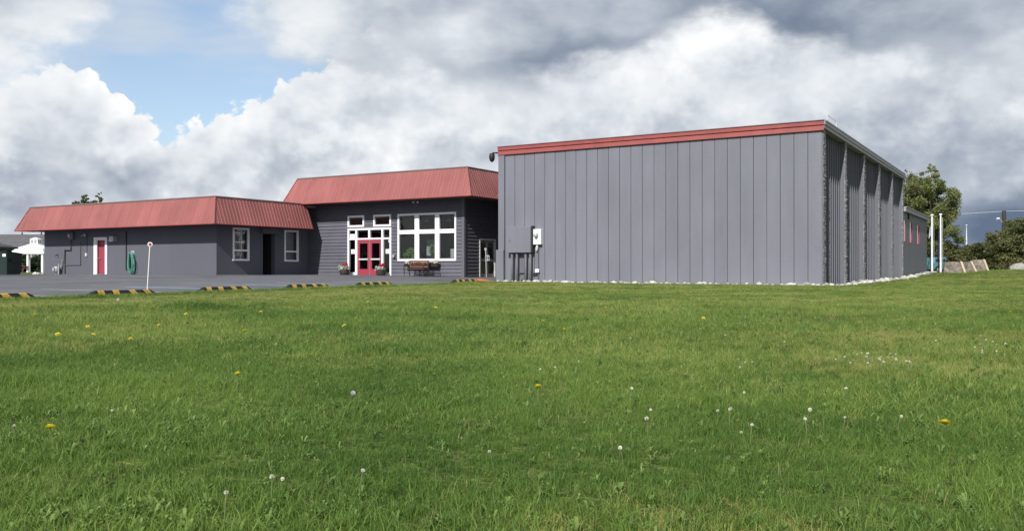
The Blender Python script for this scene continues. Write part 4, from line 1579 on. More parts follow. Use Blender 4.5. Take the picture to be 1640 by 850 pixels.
# ------------------------------------------------------------------ entrance planters, bench and window box
def flower_barrel(x, y, label, seed):
    z0 = gz(x, y) + 0.03
    rng = np.random.default_rng(seed)
    root = empty('flower_barrel', (x, y, z0), label, 'planter', 'flower barrels by the entrance')
    root.scale = (0.85, 0.85, 0.85)
    MB().lathe([(0.27, 0), (0.32, 0.10), (0.345, 0.22), (0.345, 0.36), (0.335, 0.40), (0.30, 0.40), (0.29, 0.36)], (0, 0, 0), 18).build('barrel', M['barrel'], root, (0, 0, 0), smooth=False)
    for z, r in ((0.08, 0.316), (0.31, 0.349)):
        MB().lathe([(r, z - 0.015), (r + 0.006, z - 0.015), (r + 0.006, z + 0.015), (r, z + 0.015)], (0, 0, 0), 18).build('hoop', M['dark'], root, (0, 0, 0))
    V, F = leaf_cloud([(0, 0, .48), (-.2, -.1, .45), (.2, -.1, .45)], [.26, .2, .2], 420, 0.07, rng)
    link('leaves', np_mesh('leaves', V, F, M['plant_leaf']), root)
    V, F = leaf_cloud([(0.08, 0.05, .66), (0.2, -.05, .62), (-.1, 0.05, .62)], [.16, .13, .13], 420, 0.06, rng)
    link('red_flowers', np_mesh('red_flowers', V, F, M['bloom_red']), root)
    V, F = leaf_cloud([(-.26, -.12, .50), (-.34, -.05, .42), (0, -.25, .46), (.25, -.18, .48), (-.15, -.22, .38)], [.15, .12, .15, .13, .12], 520, 0.05, rng)
    link('white_flowers', np_mesh('white_flowers', V, F, M['bloom_white']), root)
    return root


flower_barrel(-35.55, 39.9, 'barrel of red and white flowers left of the red doors', 3)
flower_barrel(-32.78, 39.9, 'barrel of red and white flowers right of the red doors', 4)

bx, by = -30.0, 39.55
bz_ = gz(bx, by) + 0.03
bench = empty('bench', (bx, by, bz_), 'dark metal bench with reddish wooden seat under the six-pane window', 'bench')
for k in range(5):
    MB().cbox(-0.62, 0.62, -0.22 + k * 0.095, -0.145 + k * 0.095, 0.42, 0.445, 0.006).build('seat_slat', M['wood'], bench, (0, 0, 0))
mb = MB()
for k in range(2):
    mb.box(-0.62, 0.62, 0.255 + 0.02 * k, 0.28 + 0.02 * k, 0.50 + 0.33 * k, 0.57 + 0.33 * k)
for x in (-0.62, 0.57):
    mb.box(x, x + 0.05, 0.255, 0.285, 0.571, 0.829)
mb.build('back_frame', M['wood'], bench, (0, 0, 0))
mb = MB()
for k in range(9):
    x = -0.5 + k * 0.125
    mb.tube([(x - 0.07, 0.27, 0.57), (x, 0.275, 0.70 + 0.05 * math.cos(k * 0.8)), (x + 0.07, 0.28, 0.83)], 0.014, 6)
    mb.tube([(x + 0.07, 0.27, 0.57), (x, 0.275, 0.68), (x - 0.07, 0.28, 0.83)], 0.014, 6)
pts = [(-0.35 + 0.7 * i / 12, 0.275, 0.66 + 0.16 * math.sin(math.pi * i / 12)) for i in range(13)]
mb.tube(pts, 0.02, 6)
mb.build('backrest', M['wood'], bench, (0, 0, 0))
for s in (-1, 1):
    x = 0.66 * s
    MB().tube([(x, -0.26, 0.0), (x, -0.20, 0.18), (x, -0.23, 0.42), (x, -0.24, 0.62)], 0.024, 8).build('leg', M['dark'], bench, (0, 0, 0))
    MB().tube([(x, 0.33, 0.0), (x, 0.25, 0.2), (x, 0.23, 0.42), (x, 0.29, 0.9)], 0.024, 8).build('leg', M['dark'], bench, (0, 0, 0))
    MB().tube([(x, -0.27, 0.58), (x, -0.24, 0.64), (x, 0.0, 0.66), (x, 0.26, 0.64)], 0.026, 8).build('armrest', M['dark'], bench, (0, 0, 0))
    MB().tube([(x, -0.22, 0.40), (x, 0.24, 0.40)], 0.02, 6).build('side_rail', M['dark'], bench, (0, 0, 0))

cr = empty('wire_crate', (-29.35, 40.0, gz(-29.35, 40.0) + 0.03), 'dark wire crate on the ground beside the bench', 'crate')
mb = MB()
for x in (-0.6, 0.45):
    for y in (-0.2, 0.2):
        mb.tube([(x, y, 0), (x, y, 0.34)], 0.016, 6)
for z in (0.02, 0.34):
    for y in (-0.2, 0.2):
        mb.tube([(-0.6, y, z), (0.45, y, z)], 0.014, 6)
    for x in (-0.6, 0.45):
        mb.tube([(x, -0.2, z), (x, 0.2, z)], 0.014, 6)
mb.build('frame', M['dark'], cr, (0, 0, 0))
mb = MB()
for k in range(1, 12):
    x = -0.6 + 1.05 * k / 12
    for y in (-0.2, 0.2):
        mb.tube([(x, y, 0.02), (x, y, 0.34)], 0.006, 5)
for k in range(1, 5):
    mb.tube([(-0.6, -0.2, 0.34 * k / 5), (0.45, -0.2, 0.34 * k / 5)], 0.006, 5)
mb.build('wire_mesh', M['dark'], cr, (0, 0, 0))

wb_ = empty('window_box', (-30.0, 40.2, EYE + 0.1), 'brown window box of pale flowers below the six-pane window', 'planter')
mb = MB()
mb.prism([(40.08, EYE + 0.10), (40.36, EYE + 0.10), (40.36, EYE + 0.28), (40.02, EYE + 0.28)], 0, -31.2, -28.9)
mb.build('box', M['barrel'], wb_)
rng = np.random.default_rng(9)
cs = [(-31.1 + 2.1 * i / 13, 40.12, EYE + 0.31) for i in range(14)]
V, F = leaf_cloud(cs, [0.11] * 14, 700, 0.06, rng)
V -= np.array(wb_.location)
link('leaves', np_mesh('leaves', V, F, M['plant_leaf']), wb_)
V, F = leaf_cloud([(a, b - 0.05, c + 0.05) for a, b, c in cs], [0.10] * 14, 420, 0.055, rng)
V -= np.array(wb_.location)
link('flowers', np_mesh('flowers', V, F, M['bloom_white']), wb_)


def house_plant(x, y, z, label, seed, spiky):
    root = empty('house_plant', (x, y, z), label, 'plant')
    rng = np.random.default_rng(seed)
    MB().lathe([(0.10, 0), (0.14, 0.16), (0.15, 0.17), (0.13, 0.17)], (0, 0, 0), 12).build('pot', M['barrel'], root, (0, 0, 0))
    if spiky:
        vs, fs = [], []
        for k in range(70):
            a, t = rng.uniform(0, 6.28), rng.uniform(0.1, 0.6)
            h = rng.uniform(0.35, 0.95)
            d = Vector((math.cos(a), math.sin(a), 0))
            s = Vector((-d.y, d.x, 0)) * 0.022
            p0, p1, p2 = Vector((0, 0, 0.12)), Vector((0, 0, 0.12)) + d * t * 0.5 + Vector((0, 0, h * 0.85)), Vector((0, 0, 0.12)) + d * t + Vector((0, 0, h * rng.uniform(0.4, 0.9)))
            b = len(vs)
            vs += [p0 - s * .6, p0 + s * .6, p1 + s, p1 - s, p2]
            fs += [(b, b + 1, b + 2, b + 3), (b + 3, b + 2, b + 4)]
        MB().add(vs, fs).build('leaves', M['plant_leaf'], root, (0, 0, 0))
    else:
        V, F = leaf_cloud([(0, 0, .32), (-.3, 0, .3), (.28, 0, .28), (0, 0, .55), (-.2, 0, .55)], [.28, .22, .22, .2, .18], 420, 0.13, rng)
        link('leaves', np_mesh('leaves', V, F, M['plant_leaf']), root)
    return root


house_plant(-31.25, 40.8, EYE + 0.45, 'bushy green plant behind the lower left window pane', 1, False)
house_plant(-29.75, 40.8, EYE + 0.45, 'tall spiky green plant behind the lower middle window pane', 2, True)

# ------------------------------------------------------------------ orange sheet by the hall's corner
rng = np.random.default_rng(2)
nx, ny = 34, 12
V, F = [], []
for j in range(ny):
    for i in range(nx):
        u, v = i / (nx - 1), j / (ny - 1)
        x = -25.35 + 1.9 * u + 0.25 * v
        y = 36.75 + 0.75 * v + 0.1 * math.sin(u * 5)
        hgt = (0.13 * math.sin(math.pi * min(1, u * 1.1)) * math.sin(math.pi * v) * (0.4 + u)) + 0.025 * mnoise.noise(Vector((u * 9, v * 6, 0.3)))
        V.append((x, y, gz(x, y) + 0.06 + max(0, hgt)))
for j in range(ny - 1):
    for i in range(nx - 1):
        a = j * nx + i
        F.append((a, a + 1, a + 1 + nx, a + nx))
tarp = link('tarp', np_mesh('tarp', np.array(V), np.array(F), M['orange'], True))
sm = tarp.modifiers.new('thickness', 'SOLIDIFY')
sm.thickness = 0.012
tag(tarp, 'crumpled orange sheet lying at the left corner of the tall hall', 'tarp')

# ------------------------------------------------------------------ left background: dumpster, shed, gazebo, house
def B(X, Z):
    return (CS * X - SN * Z, SN * X + CS * Z)


x, y = B(-29.0, 50.0)
dm = empty('dumpster', (x, y, gz(x, y) + 0.03), 'dark green dumpster with black lid at the left edge', 'dumpster', rz=R(31))
mb = MB().prism([(-0.75, 0.05), (0.55, 0.05), (0.75, 0.35), (0.75, 1.20), (-0.75, 1.32), (-0.75, 0.05)][:5], 0, -0.95, 0.95)
mb.build('bin', M['dumpster'], dm, (0, 0, 0))
mb = MB()
for xx in (-0.93, -0.3, 0.3, 0.93):
    mb.box(xx - 0.03, xx + 0.03, -0.79, -0.751, 0.06, 1.28)
mb.build('rib', M['dumpster'], dm, (0, 0, 0))
for s in (-1, 1):
    mb = MB().prism([(-0.80, 1.33), (0.80, 1.21), (0.80, 1.25), (-0.80, 1.37)], 0, min(0.01 * s, 0.97 * s), max(0.01 * s, 0.97 * s))
    mb.build('lid', M['black'], dm, (0, 0, 0))
    mb = MB().box(0.951 * s, 1.03 * s, -0.5, 0.6, 0.75, 0.92)
    mb.build('fork_pocket', M['dumpster'], dm, (0, 0, 0))
MB().box(0.72, 0.90, -0.796, -0.791, 1.05, 1.20).build('sticker', M['white'], dm, (0, 0, 0))

x, y = B(-41.3, 70)
sh = empty('shed', (x, y, gz(x, y)), 'small dark shed with black roof behind the dumpster', 'shed', rz=R(31))
MB().box(-2.4, 0.35, 0, 2.5, -0.2, 1.95).build('wall', M['shed'], sh, (0, 0, 0))
MB().add([(-2.6, -0.3, 2.95), (0.75, -0.3, 2.18), (0.75, 2.8, 2.18), (-2.6, 2.8, 2.95), (-2.6, -0.3, 2.80), (0.75, -0.3, 2.04), (0.75, 2.8, 2.04), (-2.6, 2.8, 2.80)],
         [(0, 1, 2, 3), (7, 6, 5, 4), (0, 4, 5, 1), (1, 5, 6, 2), (2, 6, 7, 3), (3, 7, 4, 0)]).build('roof', M['black'], sh, (0, 0, 0))

x, y = B(-56.4, 105)
g0 = gz(x, y)
gb = empty('gazebo', (x, y, g0), 'white gazebo with square cupola behind the low building', 'gazebo', rz=R(31))
ez = EYE - g0 + 1.70
w2 = 1.95
mb = MB()
mb.add([(-w2, -w2, ez), (w2, -w2, ez), (w2, w2, ez), (-w2, w2, ez), (-w2, -w2, ez + 0.12), (w2, -w2, ez + 0.12), (w2, w2, ez + 0.12), (-w2, w2, ez + 0.12),
        (-1.6, -1.6, ez + 0.62), (1.6, -1.6, ez + 0.62), (1.6, 1.6, ez + 0.62), (-1.6, 1.6, ez + 0.62),
        (-0.42, -0.42, ez + 1.22), (0.42, -0.42, ez + 1.22), (0.42, 0.42, ez + 1.22), (-0.42, 0.42, ez + 1.22)],
       [(3, 2, 1, 0)] + [(a + i, a + (i + 1) % 4, a + 4 + (i + 1) % 4, a + 4 + i) for a in (0, 4, 8) for i in range(4)])
mb.build('roof', M['white'], gb, (0, 0, 0))
mb = MB().box(-0.45, 0.45, -0.45, 0.45, ez + 1.1, ez + 1.78)
mb.add([(-0.5, -0.5, ez + 1.78), (0.5, -0.5, ez + 1.78), (0.5, 0.5, ez + 1.78), (-0.5, 0.5, ez + 1.78), (0, 0, ez + 2.0)], [(0, 1, 4), (1, 2, 4), (2, 3, 4), (3, 0, 4), (3, 2, 1, 0)])
cu = mb.build('cupola', M['white'], gb, (0, 0, 0))
for s in (-1, 1):
    MB().box(0.20 * s - 0.13, 0.20 * s + 0.13, -0.47, -0.451, ez + 1.3, ez + 1.68).build('louvre', M['grey_fascia'], cu, (0, 0, 0))
    MB().box(0.451, 0.47, 0.20 * s - 0.13, 0.20 * s + 0.13, ez + 1.3, ez + 1.68).build('louvre', M['grey_fascia'], cu, (0, 0, 0))
for px, py in ((-1.7, -1.7), (0.0, -1.7), (1.7, -1.7), (-1.7, 1.7), (1.7, 1.7), (0, 1.7)):
    MB().box(px - 0.11, px + 0.11, py - 0.11, py + 0.11, -0.2, ez).build('post', M['white'], gb, (0, 0, 0))

x, y = B(-57.2, 103)
pt = empty('picnic_table', (x, y, gz(x, y)), 'red picnic table in front of the white gazebo', 'table', rz=R(31))
MB().box(-0.9, 0.9, -0.38, 0.38, 0.70, 0.75).build('table_top', M['red_door'], pt, (0, 0, 0))
for s in (-1, 1):
    MB().box(-0.9, 0.9, 0.62 * s - 0.13, 0.62 * s + 0.13, 0.42, 0.46).build('seat', M['red_door'], pt, (0, 0, 0))
    for q in (-1, 1):
        MB().tube([(0.7 * s, 0.65 * q, 0), (0.7 * s, 0.25 * q, 0.7)], 0.04, 6).build('leg', M['wood'], pt, (0, 0, 0))

x, y = B(-75.5, 135)
g0 = gz(x, y)
hs2 = empty('background_house', (x, y, g0), 'distant house with long grey roof behind the gazebo', 'house', rz=R(31))
e1, r1 = EYE - g0 + 3.2, EYE - g0 + 5.2
MB().box(-10, 9, 0, 8, -0.3, e1).build('wall', M['house_wall'], hs2, (0, 0, 0))
MB().prism([(-0.7, e1 - 0.15), (4, r1), (8.7, e1 - 0.15), (8.7, e1), (4, r1 + 0.16), (-0.7, e1)], 0, -10.5, 9.6).build('roof', M['house_roof'], hs2, (0, 0, 0))
for k in range(9):
    xx = -9 + k * 2.05
    f = MB().box(xx, xx + 1.1, -0.06, 0.02, e1 - 1.55, e1 - 0.55).build('window', M['white'], hs2, (0, 0, 0))
    MB().box(xx + 0.1, xx + 1.0, -0.08, -0.061, e1 - 1.45, e1 - 0.65).build('pane', M['glass_lo'], f, (0, 0, 0))

for k, (x, y, r, lab) in enumerate([(-55.55, 33.0, .12, 'pale rounded boulder at the left corner of the low building'), (-54.9, 32.85, .10, 'small pale rock beside the gas meter, middle of the row'),
                                    (-54.3, 32.8, .09, 'small tan rock nearest the gas meter')]):
    o = link('boulder', rock_mesh('boulder', 20 + k, M['stone'] if k < 2 else M['board'], 2), None, (x, y, gz(x, y) + 0.06), (0, 0, k), (r * 1.4, r, r))
    tag(o, lab, 'rock', 'rocks by the low building')

# ------------------------------------------------------------------ right background
fp = []
for X_, Z_, h, lab, fl in ((37.9, 80, 6.2, 'left white flagpole of the two beside the annex', 0), (38.2, 79, 6.1, 'right white flagpole with a limp flag beside the annex', 1)):
    x, y = B(X_, Z_)
    z0 = gz(x, y)
    p = empty('flagpole', (x, y, z0), lab, 'flagpole', 'flagpoles beside the annex')
    h = EYE + 4.75 - z0
    MB().tube([(0, 0, -0.2), (0, 0, h)], [0.080, 0.062], 10).build('pole', M['white'], p, (0, 0, 0))
    MB().lathe([(0.02, -.09), (0.12, -.05), (0.14, 0), (0.12, 0.06), (0.02, 0.1)], (0, 0, h + 0.05), 10).build('finial', M['white'], p, (0, 0, 0))
    MB().tube([(0.17, -0.08, 0.9), (0.16, -0.08, h - 0.2)], 0.012, 5).build('halyard', M['offwhite'], p, (0, 0, 0))
    # limp flag
    vs, fs = [], []
    n = 14
    zt, zl = (h - 0.9, 0.9) if fl == 0 else (h - 1.1, 2.7)
    for j in range(12):
        for i in range(n):
            t = i / (n - 1)
            vs.append((-0.12 - 0.15 * t * (0.5 + 0.5 * j / 11), 0.16 * math.sin(t * 9 + j * 0.2) * t, zt - zl * j / 11 - 0.25 * t))
    for j in range(11):
        for i in range(n - 1):
            a = j * n + i
            fs.append((a, a + 1, a + 1 + n, a + n))
    MB().add(vs, fs).build('flag', M['flag_white'] if fl == 0 else M['flag_blue'], p, (0, 0, 0), smooth=True)

x, y = B(39.95, 85)
sg = empty('yard_sign', (x, y, gz(x, y)), 'small white sign panel beside the flagpoles', 'sign', rz=R(31))
z0 = EYE - gz(x, y)
MB().box(-0.25, 0.40, 0, 0.04, z0 - 0.02, z0 + 0.62).build('panel', M['white'], sg, (0, 0, 0))
for xx in (-0.2, 0.3):
    MB().box(xx, xx + 0.06, 0.041, 0.09, -0.2, z0 + 0.6).build('post', M['white'], sg, (0, 0, 0))


def slab(X_, Z_, w, h, seed, rz, label):
    x, y = B(X_, Z_)
    z0 = gz(x, y)
    root = empty('leaning_slab', (x, y, z0), label, 'slab', 'slabs on the rise', rz=rz)
    rnd = random.Random(seed)
    nx, nz = 10, 7
    vs, fs = [], []
    for side in (0, 1):
        for j in range(nz):
            for i in range(nx):
                u, t = i / (nx - 1), j / (nz - 1)
                inset = 0.22 * t
                xx = (-w / 2 + inset * 0.9) + (w - inset * 1.3) * u
                top = h * t * (1 - 0.12 * abs(u - 0.45) - 0.06 * rnd.random() * t)
                yy = 0.45 * t + (0.55 - 0.25 * t) * side + rnd.uniform(-.03, .03)
                vs.append((xx, yy, -0.4 + top + 0.4 * t))
    m = nx * nz
    for j in range(nz - 1):
        for i in range(nx - 1):
            a = j * nx + i
            fs.append((a, a + 1, a + 1 + nx, a + nx))
            fs.append((m + a, m + a + nx, m + a + nx + 1, m + a + 1))
    for i in range(nx - 1):
        a = (nz - 1) * nx + i
        fs.append((a, a + 1, m + a + 1, m + a))
    for j in range(nz - 1):
        a = j * nx
        fs.append((a, a + nx, m + a + nx, m + a))
        a = j * nx + nx - 1
        fs.append((a, m + a, m + a + nx, a + nx))
    MB().add(vs, fs).build('stone_block', M['slab'], root, (0, 0, 0))
    mb = MB()
    mb.add([(w / 2 - 0.05, -0.06, -0.2), (w / 2 + 0.09, -0.06, -0.2), (w / 2 - 0.13, 0.40, h), (w / 2 - 0.27, 0.40, h),
            (w / 2 - 0.05, 0.5, -0.2), (w / 2 + 0.09, 0.5, -0.2), (w / 2 - 0.13, 0.72, h), (w / 2 - 0.27, 0.72, h)],
           [(0, 1, 2, 3), (7, 6, 5, 4), (1, 5, 6, 2), (0, 3, 7, 4), (3, 2, 6, 7), (0, 4, 5, 1)])
    mb.build('edge_board', M['board'], root, (0, 0, 0))
    return root


slab(30.95, 62.0, 1.45, 0.84, 1, R(18), 'brown weathered slab with pale edge board, leftmost of three on the rise')
slab(32.95, 64.0, 1.35, 0.80, 2, R(36), 'grey weathered slab with pale edge board, middle of three on the rise')
slab(34.85, 66.0, 1.25, 0.90, 3, R(24), 'dark weathered slab with pale edge board, rightmost of three on the rise')


def car(x, y, rz, paint_, label, cat='car', van=False):
    root = empty('parked_car', (x, y, gz(x, y)), label, cat, 'vehicles parked behind the shrubs', rz)
    top = 1.95 if van else 1.47
    body = [(-2.2, 0.35), (2.15, 0.35), (2.25, 0.55), (2.2, 0.82), (1.25, 0.95), (-2.1, 0.98), (-2.25, 0.75)]
    MB().prism(body, 1, -0.88, 0.88).build('body', paint_, root, (0, 0, 0))
    cab_ = [(-2.05, 0.98), (1.2, 0.95), (0.55, top - 0.06), (0.2, top), (-1.6, top), (-1.85, top - 0.1)]
    mb = MB()
    n = len(cab_)
    vs = [(a, s * (0.86 - 0.20 * (z - 0.95) / 0.6), z) for s in (-1, 1) for a, z in cab_]
    mb.add(vs, [tuple(range(n)), tuple(range(n, 2 * n))[::-1]] + [(i, i + n, (i + 1) % n + n, (i + 1) % n) for i in range(n)])
    cb = mb.build('cabin', paint_, root, (0, 0, 0))
    for s in (-1, 1):
        for a0, a1 in ((-1.6, -0.65), (-0.55, 0.5)):
            yy = lambda z: s * (0.875 - 0.20 * (z - 0.95) / 0.6)
            z0, z1 = 1.02, top - 0.14
            MB().add([(a0, yy(z0), z0), (a1 + 0.25, yy(z0), z0), (a1, yy(z1), z1), (a0 + 0.05, yy(z1), z1)], [(0, 1, 2, 3)]).build('side_window', M['black'], cb, (0, 0, 0))
        for a in (-1.35, 1.4):
            wl = MB().tube([(a, s * 0.70, 0.33), (a, s * 0.90, 0.33)], 0.33, 16).build('wheel', M['rubber'], root, (0, 0, 0))
            MB().tube([(a, s * 0.901, 0.33), (a, s * 0.915, 0.33)], 0.19, 12).build('rim', M['galv'], wl, (0, 0, 0))
        MB().box(2.17, 2.24, s * 0.62 - 0.15, s * 0.62 + 0.15, 0.62, 0.76).build('headlight', M['offwhite'], root, (0, 0, 0))
    return root


x, y = B(41.2, 84)
car(x, y, R(35), M['teal'], 'teal vehicle parked behind the flagpoles')
x, y = B(46.6, 88)
car(x, y, R(25), M['carwhite'], 'white car half hidden under the shrubs right of the slabs')
x, y = B(41.4, 72)
o = link('boulder', rock_mesh('boulder', 33, M['stone2'], 2), None, (x, y, gz(x, y) + 0.1), (0, 0, 0.4), (1.0, 0.7, 0.62))
tag(o, 'large light grey boulder at the right edge behind the grassy rise', 'rock')

# trees and shrubs at right
x, y = B(40.6, 86)
tree('birch_tree', 'tall light green birch with pale trunk behind the flagpoles', 'tree', (x, y, gz(x, y)), 10.5, 2.9, M['birch_leaf'], M['birch_bark'], 3, 36000, 0.115, 0.10, 'oval', trunk_r=0.12, nb=60, gap=0.34)
x, y = B(39.3, 89)
tree('willow_tree', 'broad olive green tree rising behind the annex roof', 'tree', (x, y, gz(x, y)), 10.3, 4.3, M['willow_leaf'], M['bark'], 5, 40000, 0.115, 0.08, 'round', trunk_r=0.2, nb=64, gap=0.30)
x, y = B(43.4, 92)
tree('bushy_tree', 'dark leafy tree right of the birch, half hidden by it', 'tree', (x, y, gz(x, y)), 7.4, 1.9, M['hedge_leaf'], M['bark'], 8, 18000, 0.12, 0.05, 'oval', trunk_r=0.14, nb=26, gap=0.5)
SHRUBS = [(44.6, 84, 3.0, 1.5, 'low dark shrub directly behind the three slabs, leftmost of its row'),
          (47.0, 86, 3.3, 1.7, 'rounded olive shrub behind the middle slab, second of its row'),
          (44.9, 78, 3.0, 1.5, 'spreading dark shrub right of the slabs, third of its row'),
          (47.6, 79, 3.9, 1.9, 'taller olive shrub below the street lamp, fourth of its row'),
          (45.9, 73, 3.9, 1.9, 'dense brownish shrub right of the utility pole'),
          (46.4, 80, 5.2, 2.0, 'tallest dark shrub near the right picture edge'),
          (44.2, 74, 5.0, 2.1, 'leafy shrub cut by the right picture edge')]
SHX = [(1533, 84, 2.6, 1.6), (1560, 86, 2.5, 1.8), (1583, 80, 2.7, 1.6), (1600, 84, 3.9, 1.8), (1612, 76, 3.6, 1.7), (1630, 82, 5.0, 2.0), (1650, 76, 4.8, 2.1)]
for (px, Z_, h, sp), (_, _, _, _, lab) in zip(SHX, SHRUBS):
    x, y = B((px - 820) / 1420 * Z_, Z_)
    tree('shrub', lab, 'shrub', (x, y, gz(x, y)), h, sp, M['hedge_leaf'], M['bark'], int(px), 14000, 0.115, 0.02, 'round', 'shrubs along the right edge of the lawn', 0.07, 24, gap=0.45)
# utility pole, lamp posts, wire
x, y = B(66.6, 120)
z0 = gz(x, y)
up = empty('utility_pole', (x, y, z0), 'dark wooden utility pole with a lamp arm above the right shrubs', 'utility pole', rz=R(31))
ph = EYE + 7.8 - z0
MB().tube([(0, 0, -0.3), (0, 0, ph)], [0.30, 0.26], 10).build('pole', M['pole_wood'], up, (0, 0, 0))
MB().tube([(0, 0, ph - 2.2), (-0.35, 0, ph - 1.3), (-0.75, 0, ph - 1.05)], 0.05, 6).build('lamp_arm', M['galv'], up, (0, 0, 0))
MB().tube([(-0.6, 0, ph - 1.03), (-1.0, 0, ph - 1.08)], [0.12, 0.16], 8).build('lamp_head', M['offwhite'], up, (0, 0, 0))
x, y = B(76.9, 150)
z0 = gz(x, y)
lp = empty('street_lamp', (x, y, z0), 'thin pale street lamp seen small above the shrubs', 'street lamp', rz=R(31))
ph2 = EYE + 7.3 - z0
MB().tube([(0, 0, -0.3), (0, 0, ph2 - 2.6), (0, 0, ph2)], [0.13, 0.11, 0.04], 8).build('pole', M['offwhite'], lp, (0, 0, 0))
MB().lathe([(0.05, -0.08), (0.2, 0), (0.12, 0.1)], (0, 0, ph2), 8).build('lamp_head', M['offwhite'], lp, (0, 0, 0))
pts = []
a, b = B(66.6, 120), B(10.0, 135)
for i in range(25):
    t = i / 24
    pts.append((a[0] + (b[0] - a[0]) * t, a[1] + (b[1] - a[1]) * t, EYE + 7.75 - 3.2 * t * (1 - t)))
a2 = B(140, 105)
pts = [(a2[0], a2[1], EYE + 8.6)] + pts
tag(MB().tube(pts, 0.022, 5).build('power_line', M['offwhite']), 'pale overhead wire running past the utility pole', 'wire')
pts2 = [(p[0], p[1] + 0.4, p[2] - 0.55) for p in pts]

# trees above the low roof and at the left edge
for k, (px, py, Z_, sp, lab) in enumerate(((136, 312, 150, 2.2, 'left small treetop peeking above the low red roof'),
                                           (159, 311, 152, 2.6, 'right small treetop peeking above the low red roof'))):
    x, y = B((px - 820) / 1420 * Z_, Z_)
    z0 = gz(x, y)
    tree('background_tree', lab, 'tree', (x, y, z0), (430 - py) / 1420 * Z_ + EYE - z0, sp * 1.2, M['hedge_leaf'], M['bark'], 40 + k, 9000, 0.26, 0.35, 'oval', 'trees far behind the low building', 0.2, 30, gap=0.40)
for k, (X_, Z_, lab) in enumerate(((-62.5, 114, 'dark green bush seen under the gazebo roof, left one'), (-60.2, 115, 'dark green bush seen under the gazebo roof, right one'))):
    x, y = B(X_, Z_)
    tree('bush', lab, 'bush', (x, y, gz(x, y)), 2.2, 1.7, M['dark_leaf'], M['bark'], 61 + k, 4000, 0.2, 0.02, 'round', 'bushes behind the gazebo', 0.07, 20, gap=0.5)
x, y = B(-59.6, 101)
tree('spruce_tree', 'dark spruce at the left picture edge behind the dumpster', 'tree', (x, y, gz(x, y)), 7.3, 1.3, M['dark_leaf'], M['bark'], 51, 5000, 0.22, 0.06, 'cone', None, 0.16, 40, gap=0.45)


# far wooded ridges
def ridge(name, a0, a1, dist, h, seed, depth, jag, label, kind):
    vs, fs = [], []
    n = int((a1 - a0) / R(0.10))
    for i in range(n + 1):
        a = a0 + (a1 - a0) * i / n
        e = 0.7 + 0.45 * mnoise.noise(Vector((a * 6, seed, 0))) + 0.12 * mnoise.noise(Vector((a * 40, seed, 1))) + jag * mnoise.noise(Vector((a * 350, seed, 2)))
        hh = h * max(0.2, e)
        X_, Z_ = math.sin(a), math.cos(a)
        p, q, r_ = B(X_ * dist, Z_ * dist), B(X_ * (dist + depth * 0.5), Z_ * (dist + depth * 0.5)), B(X_ * (dist + depth), Z_ * (dist + depth))
        vs += [(*p, -3), (*B(X_ * (dist + depth * 0.15), Z_ * (dist + depth * 0.15)), hh * 0.72), (*q, hh), (*r_, -3)]
    for i in range(n):
        for k in range(3):
            a_ = 4 * i + k
            fs.append((a_, a_ + 4, a_ + 5, a_ + 1))
    o = MB().add(vs, fs).build(name, M['hill'])
    return tag(o, label, kind=kind)


ridge('wooded_hill', R(-75), R(75), 1500, 36, 3.3, 500, 0.06, 'low dark wooded hill along the horizon', 'structure')


def spruce_strip(X0, X1, Z0, Z1, n, hmin, hmax, seed):
    rnd = random.Random(seed)
    mb = MB()
    for k in range(n):
        Z_ = rnd.uniform(Z0, Z1)
        x, y = B(rnd.uniform(X0, X1), Z_)
        h = rnd.uniform(hmin, hmax)
        r = h * rnd.uniform(0.14, 0.22)
        z = 0.0
        for t in range(5):
            zb, zt2 = h * (0.08 + 0.17 * t), h * min(1.0, 0.34 + 0.17 * t)
            rb = r * (1 - t * 0.18)
            m = 7
            vs = [(x + rb * rnd.uniform(.75, 1.2) * math.cos(q * 6.283 / m), y + rb * rnd.uniform(.75, 1.2) * math.sin(q * 6.283 / m), zb + rnd.uniform(-.2, .2)) for q in range(m)] + [(x, y, zt2)]
            mb.add(vs, [(q, (q + 1) % m, m) for q in range(m)])
    return mb


o = spruce_strip(-230, -90, 235, 290, 150, 7.5, 11.5, 4).build('far_spruce_wood', M['dark_leaf'])
tag(o, 'far-off dark spruce wood behind the grey house roof', 'wood', kind='stuff')

# ------------------------------------------------------------------ grass and weeds
def tuft(nblade, rad, hmin, hmax, wid, rng, lean=0.5, curl=0.5):
    n = nblade
    a = rng.uniform(0, 2 * np.pi, n)
    r = rad * np.sqrt(rng.random(n))
    base = np.stack([r * np.cos(a), r * np.sin(a), np.full(n, -0.01)], 1)
    h = rng.uniform(hmin, hmax, n)
    th = rng.uniform(0, 2 * np.pi, n)
    ln = h * lean * rng.random(n)
    d = np.stack([np.cos(th), np.sin(th), np.zeros(n)], 1)
    ph = rng.uniform(0, np.pi, n)
    w = np.stack([np.cos(ph), np.sin(ph), np.zeros(n)], 1) * (wid * rng.uniform(0.6, 1.2, n))[:, None] / 2
    mid = base + d * (ln * 0.35)[:, None]
    mid[:, 2] += h * 0.55
    tip = base + d * (ln * (1 + curl * rng.random(n)))[:, None]
    tip[:, 2] += h * (1 - 0.25 * rng.random(n) * lean)
    V = np.stack([base - w, base + w, mid + w * 0.85, mid - w * 0.85, tip], 1).reshape(-1, 3)
    F = []
    for i in range(n):
        b = 5 * i
        F.append((b, b + 1, b + 2, b + 3))
        F.append((b + 3, b + 2, b + 4))
    return V, F


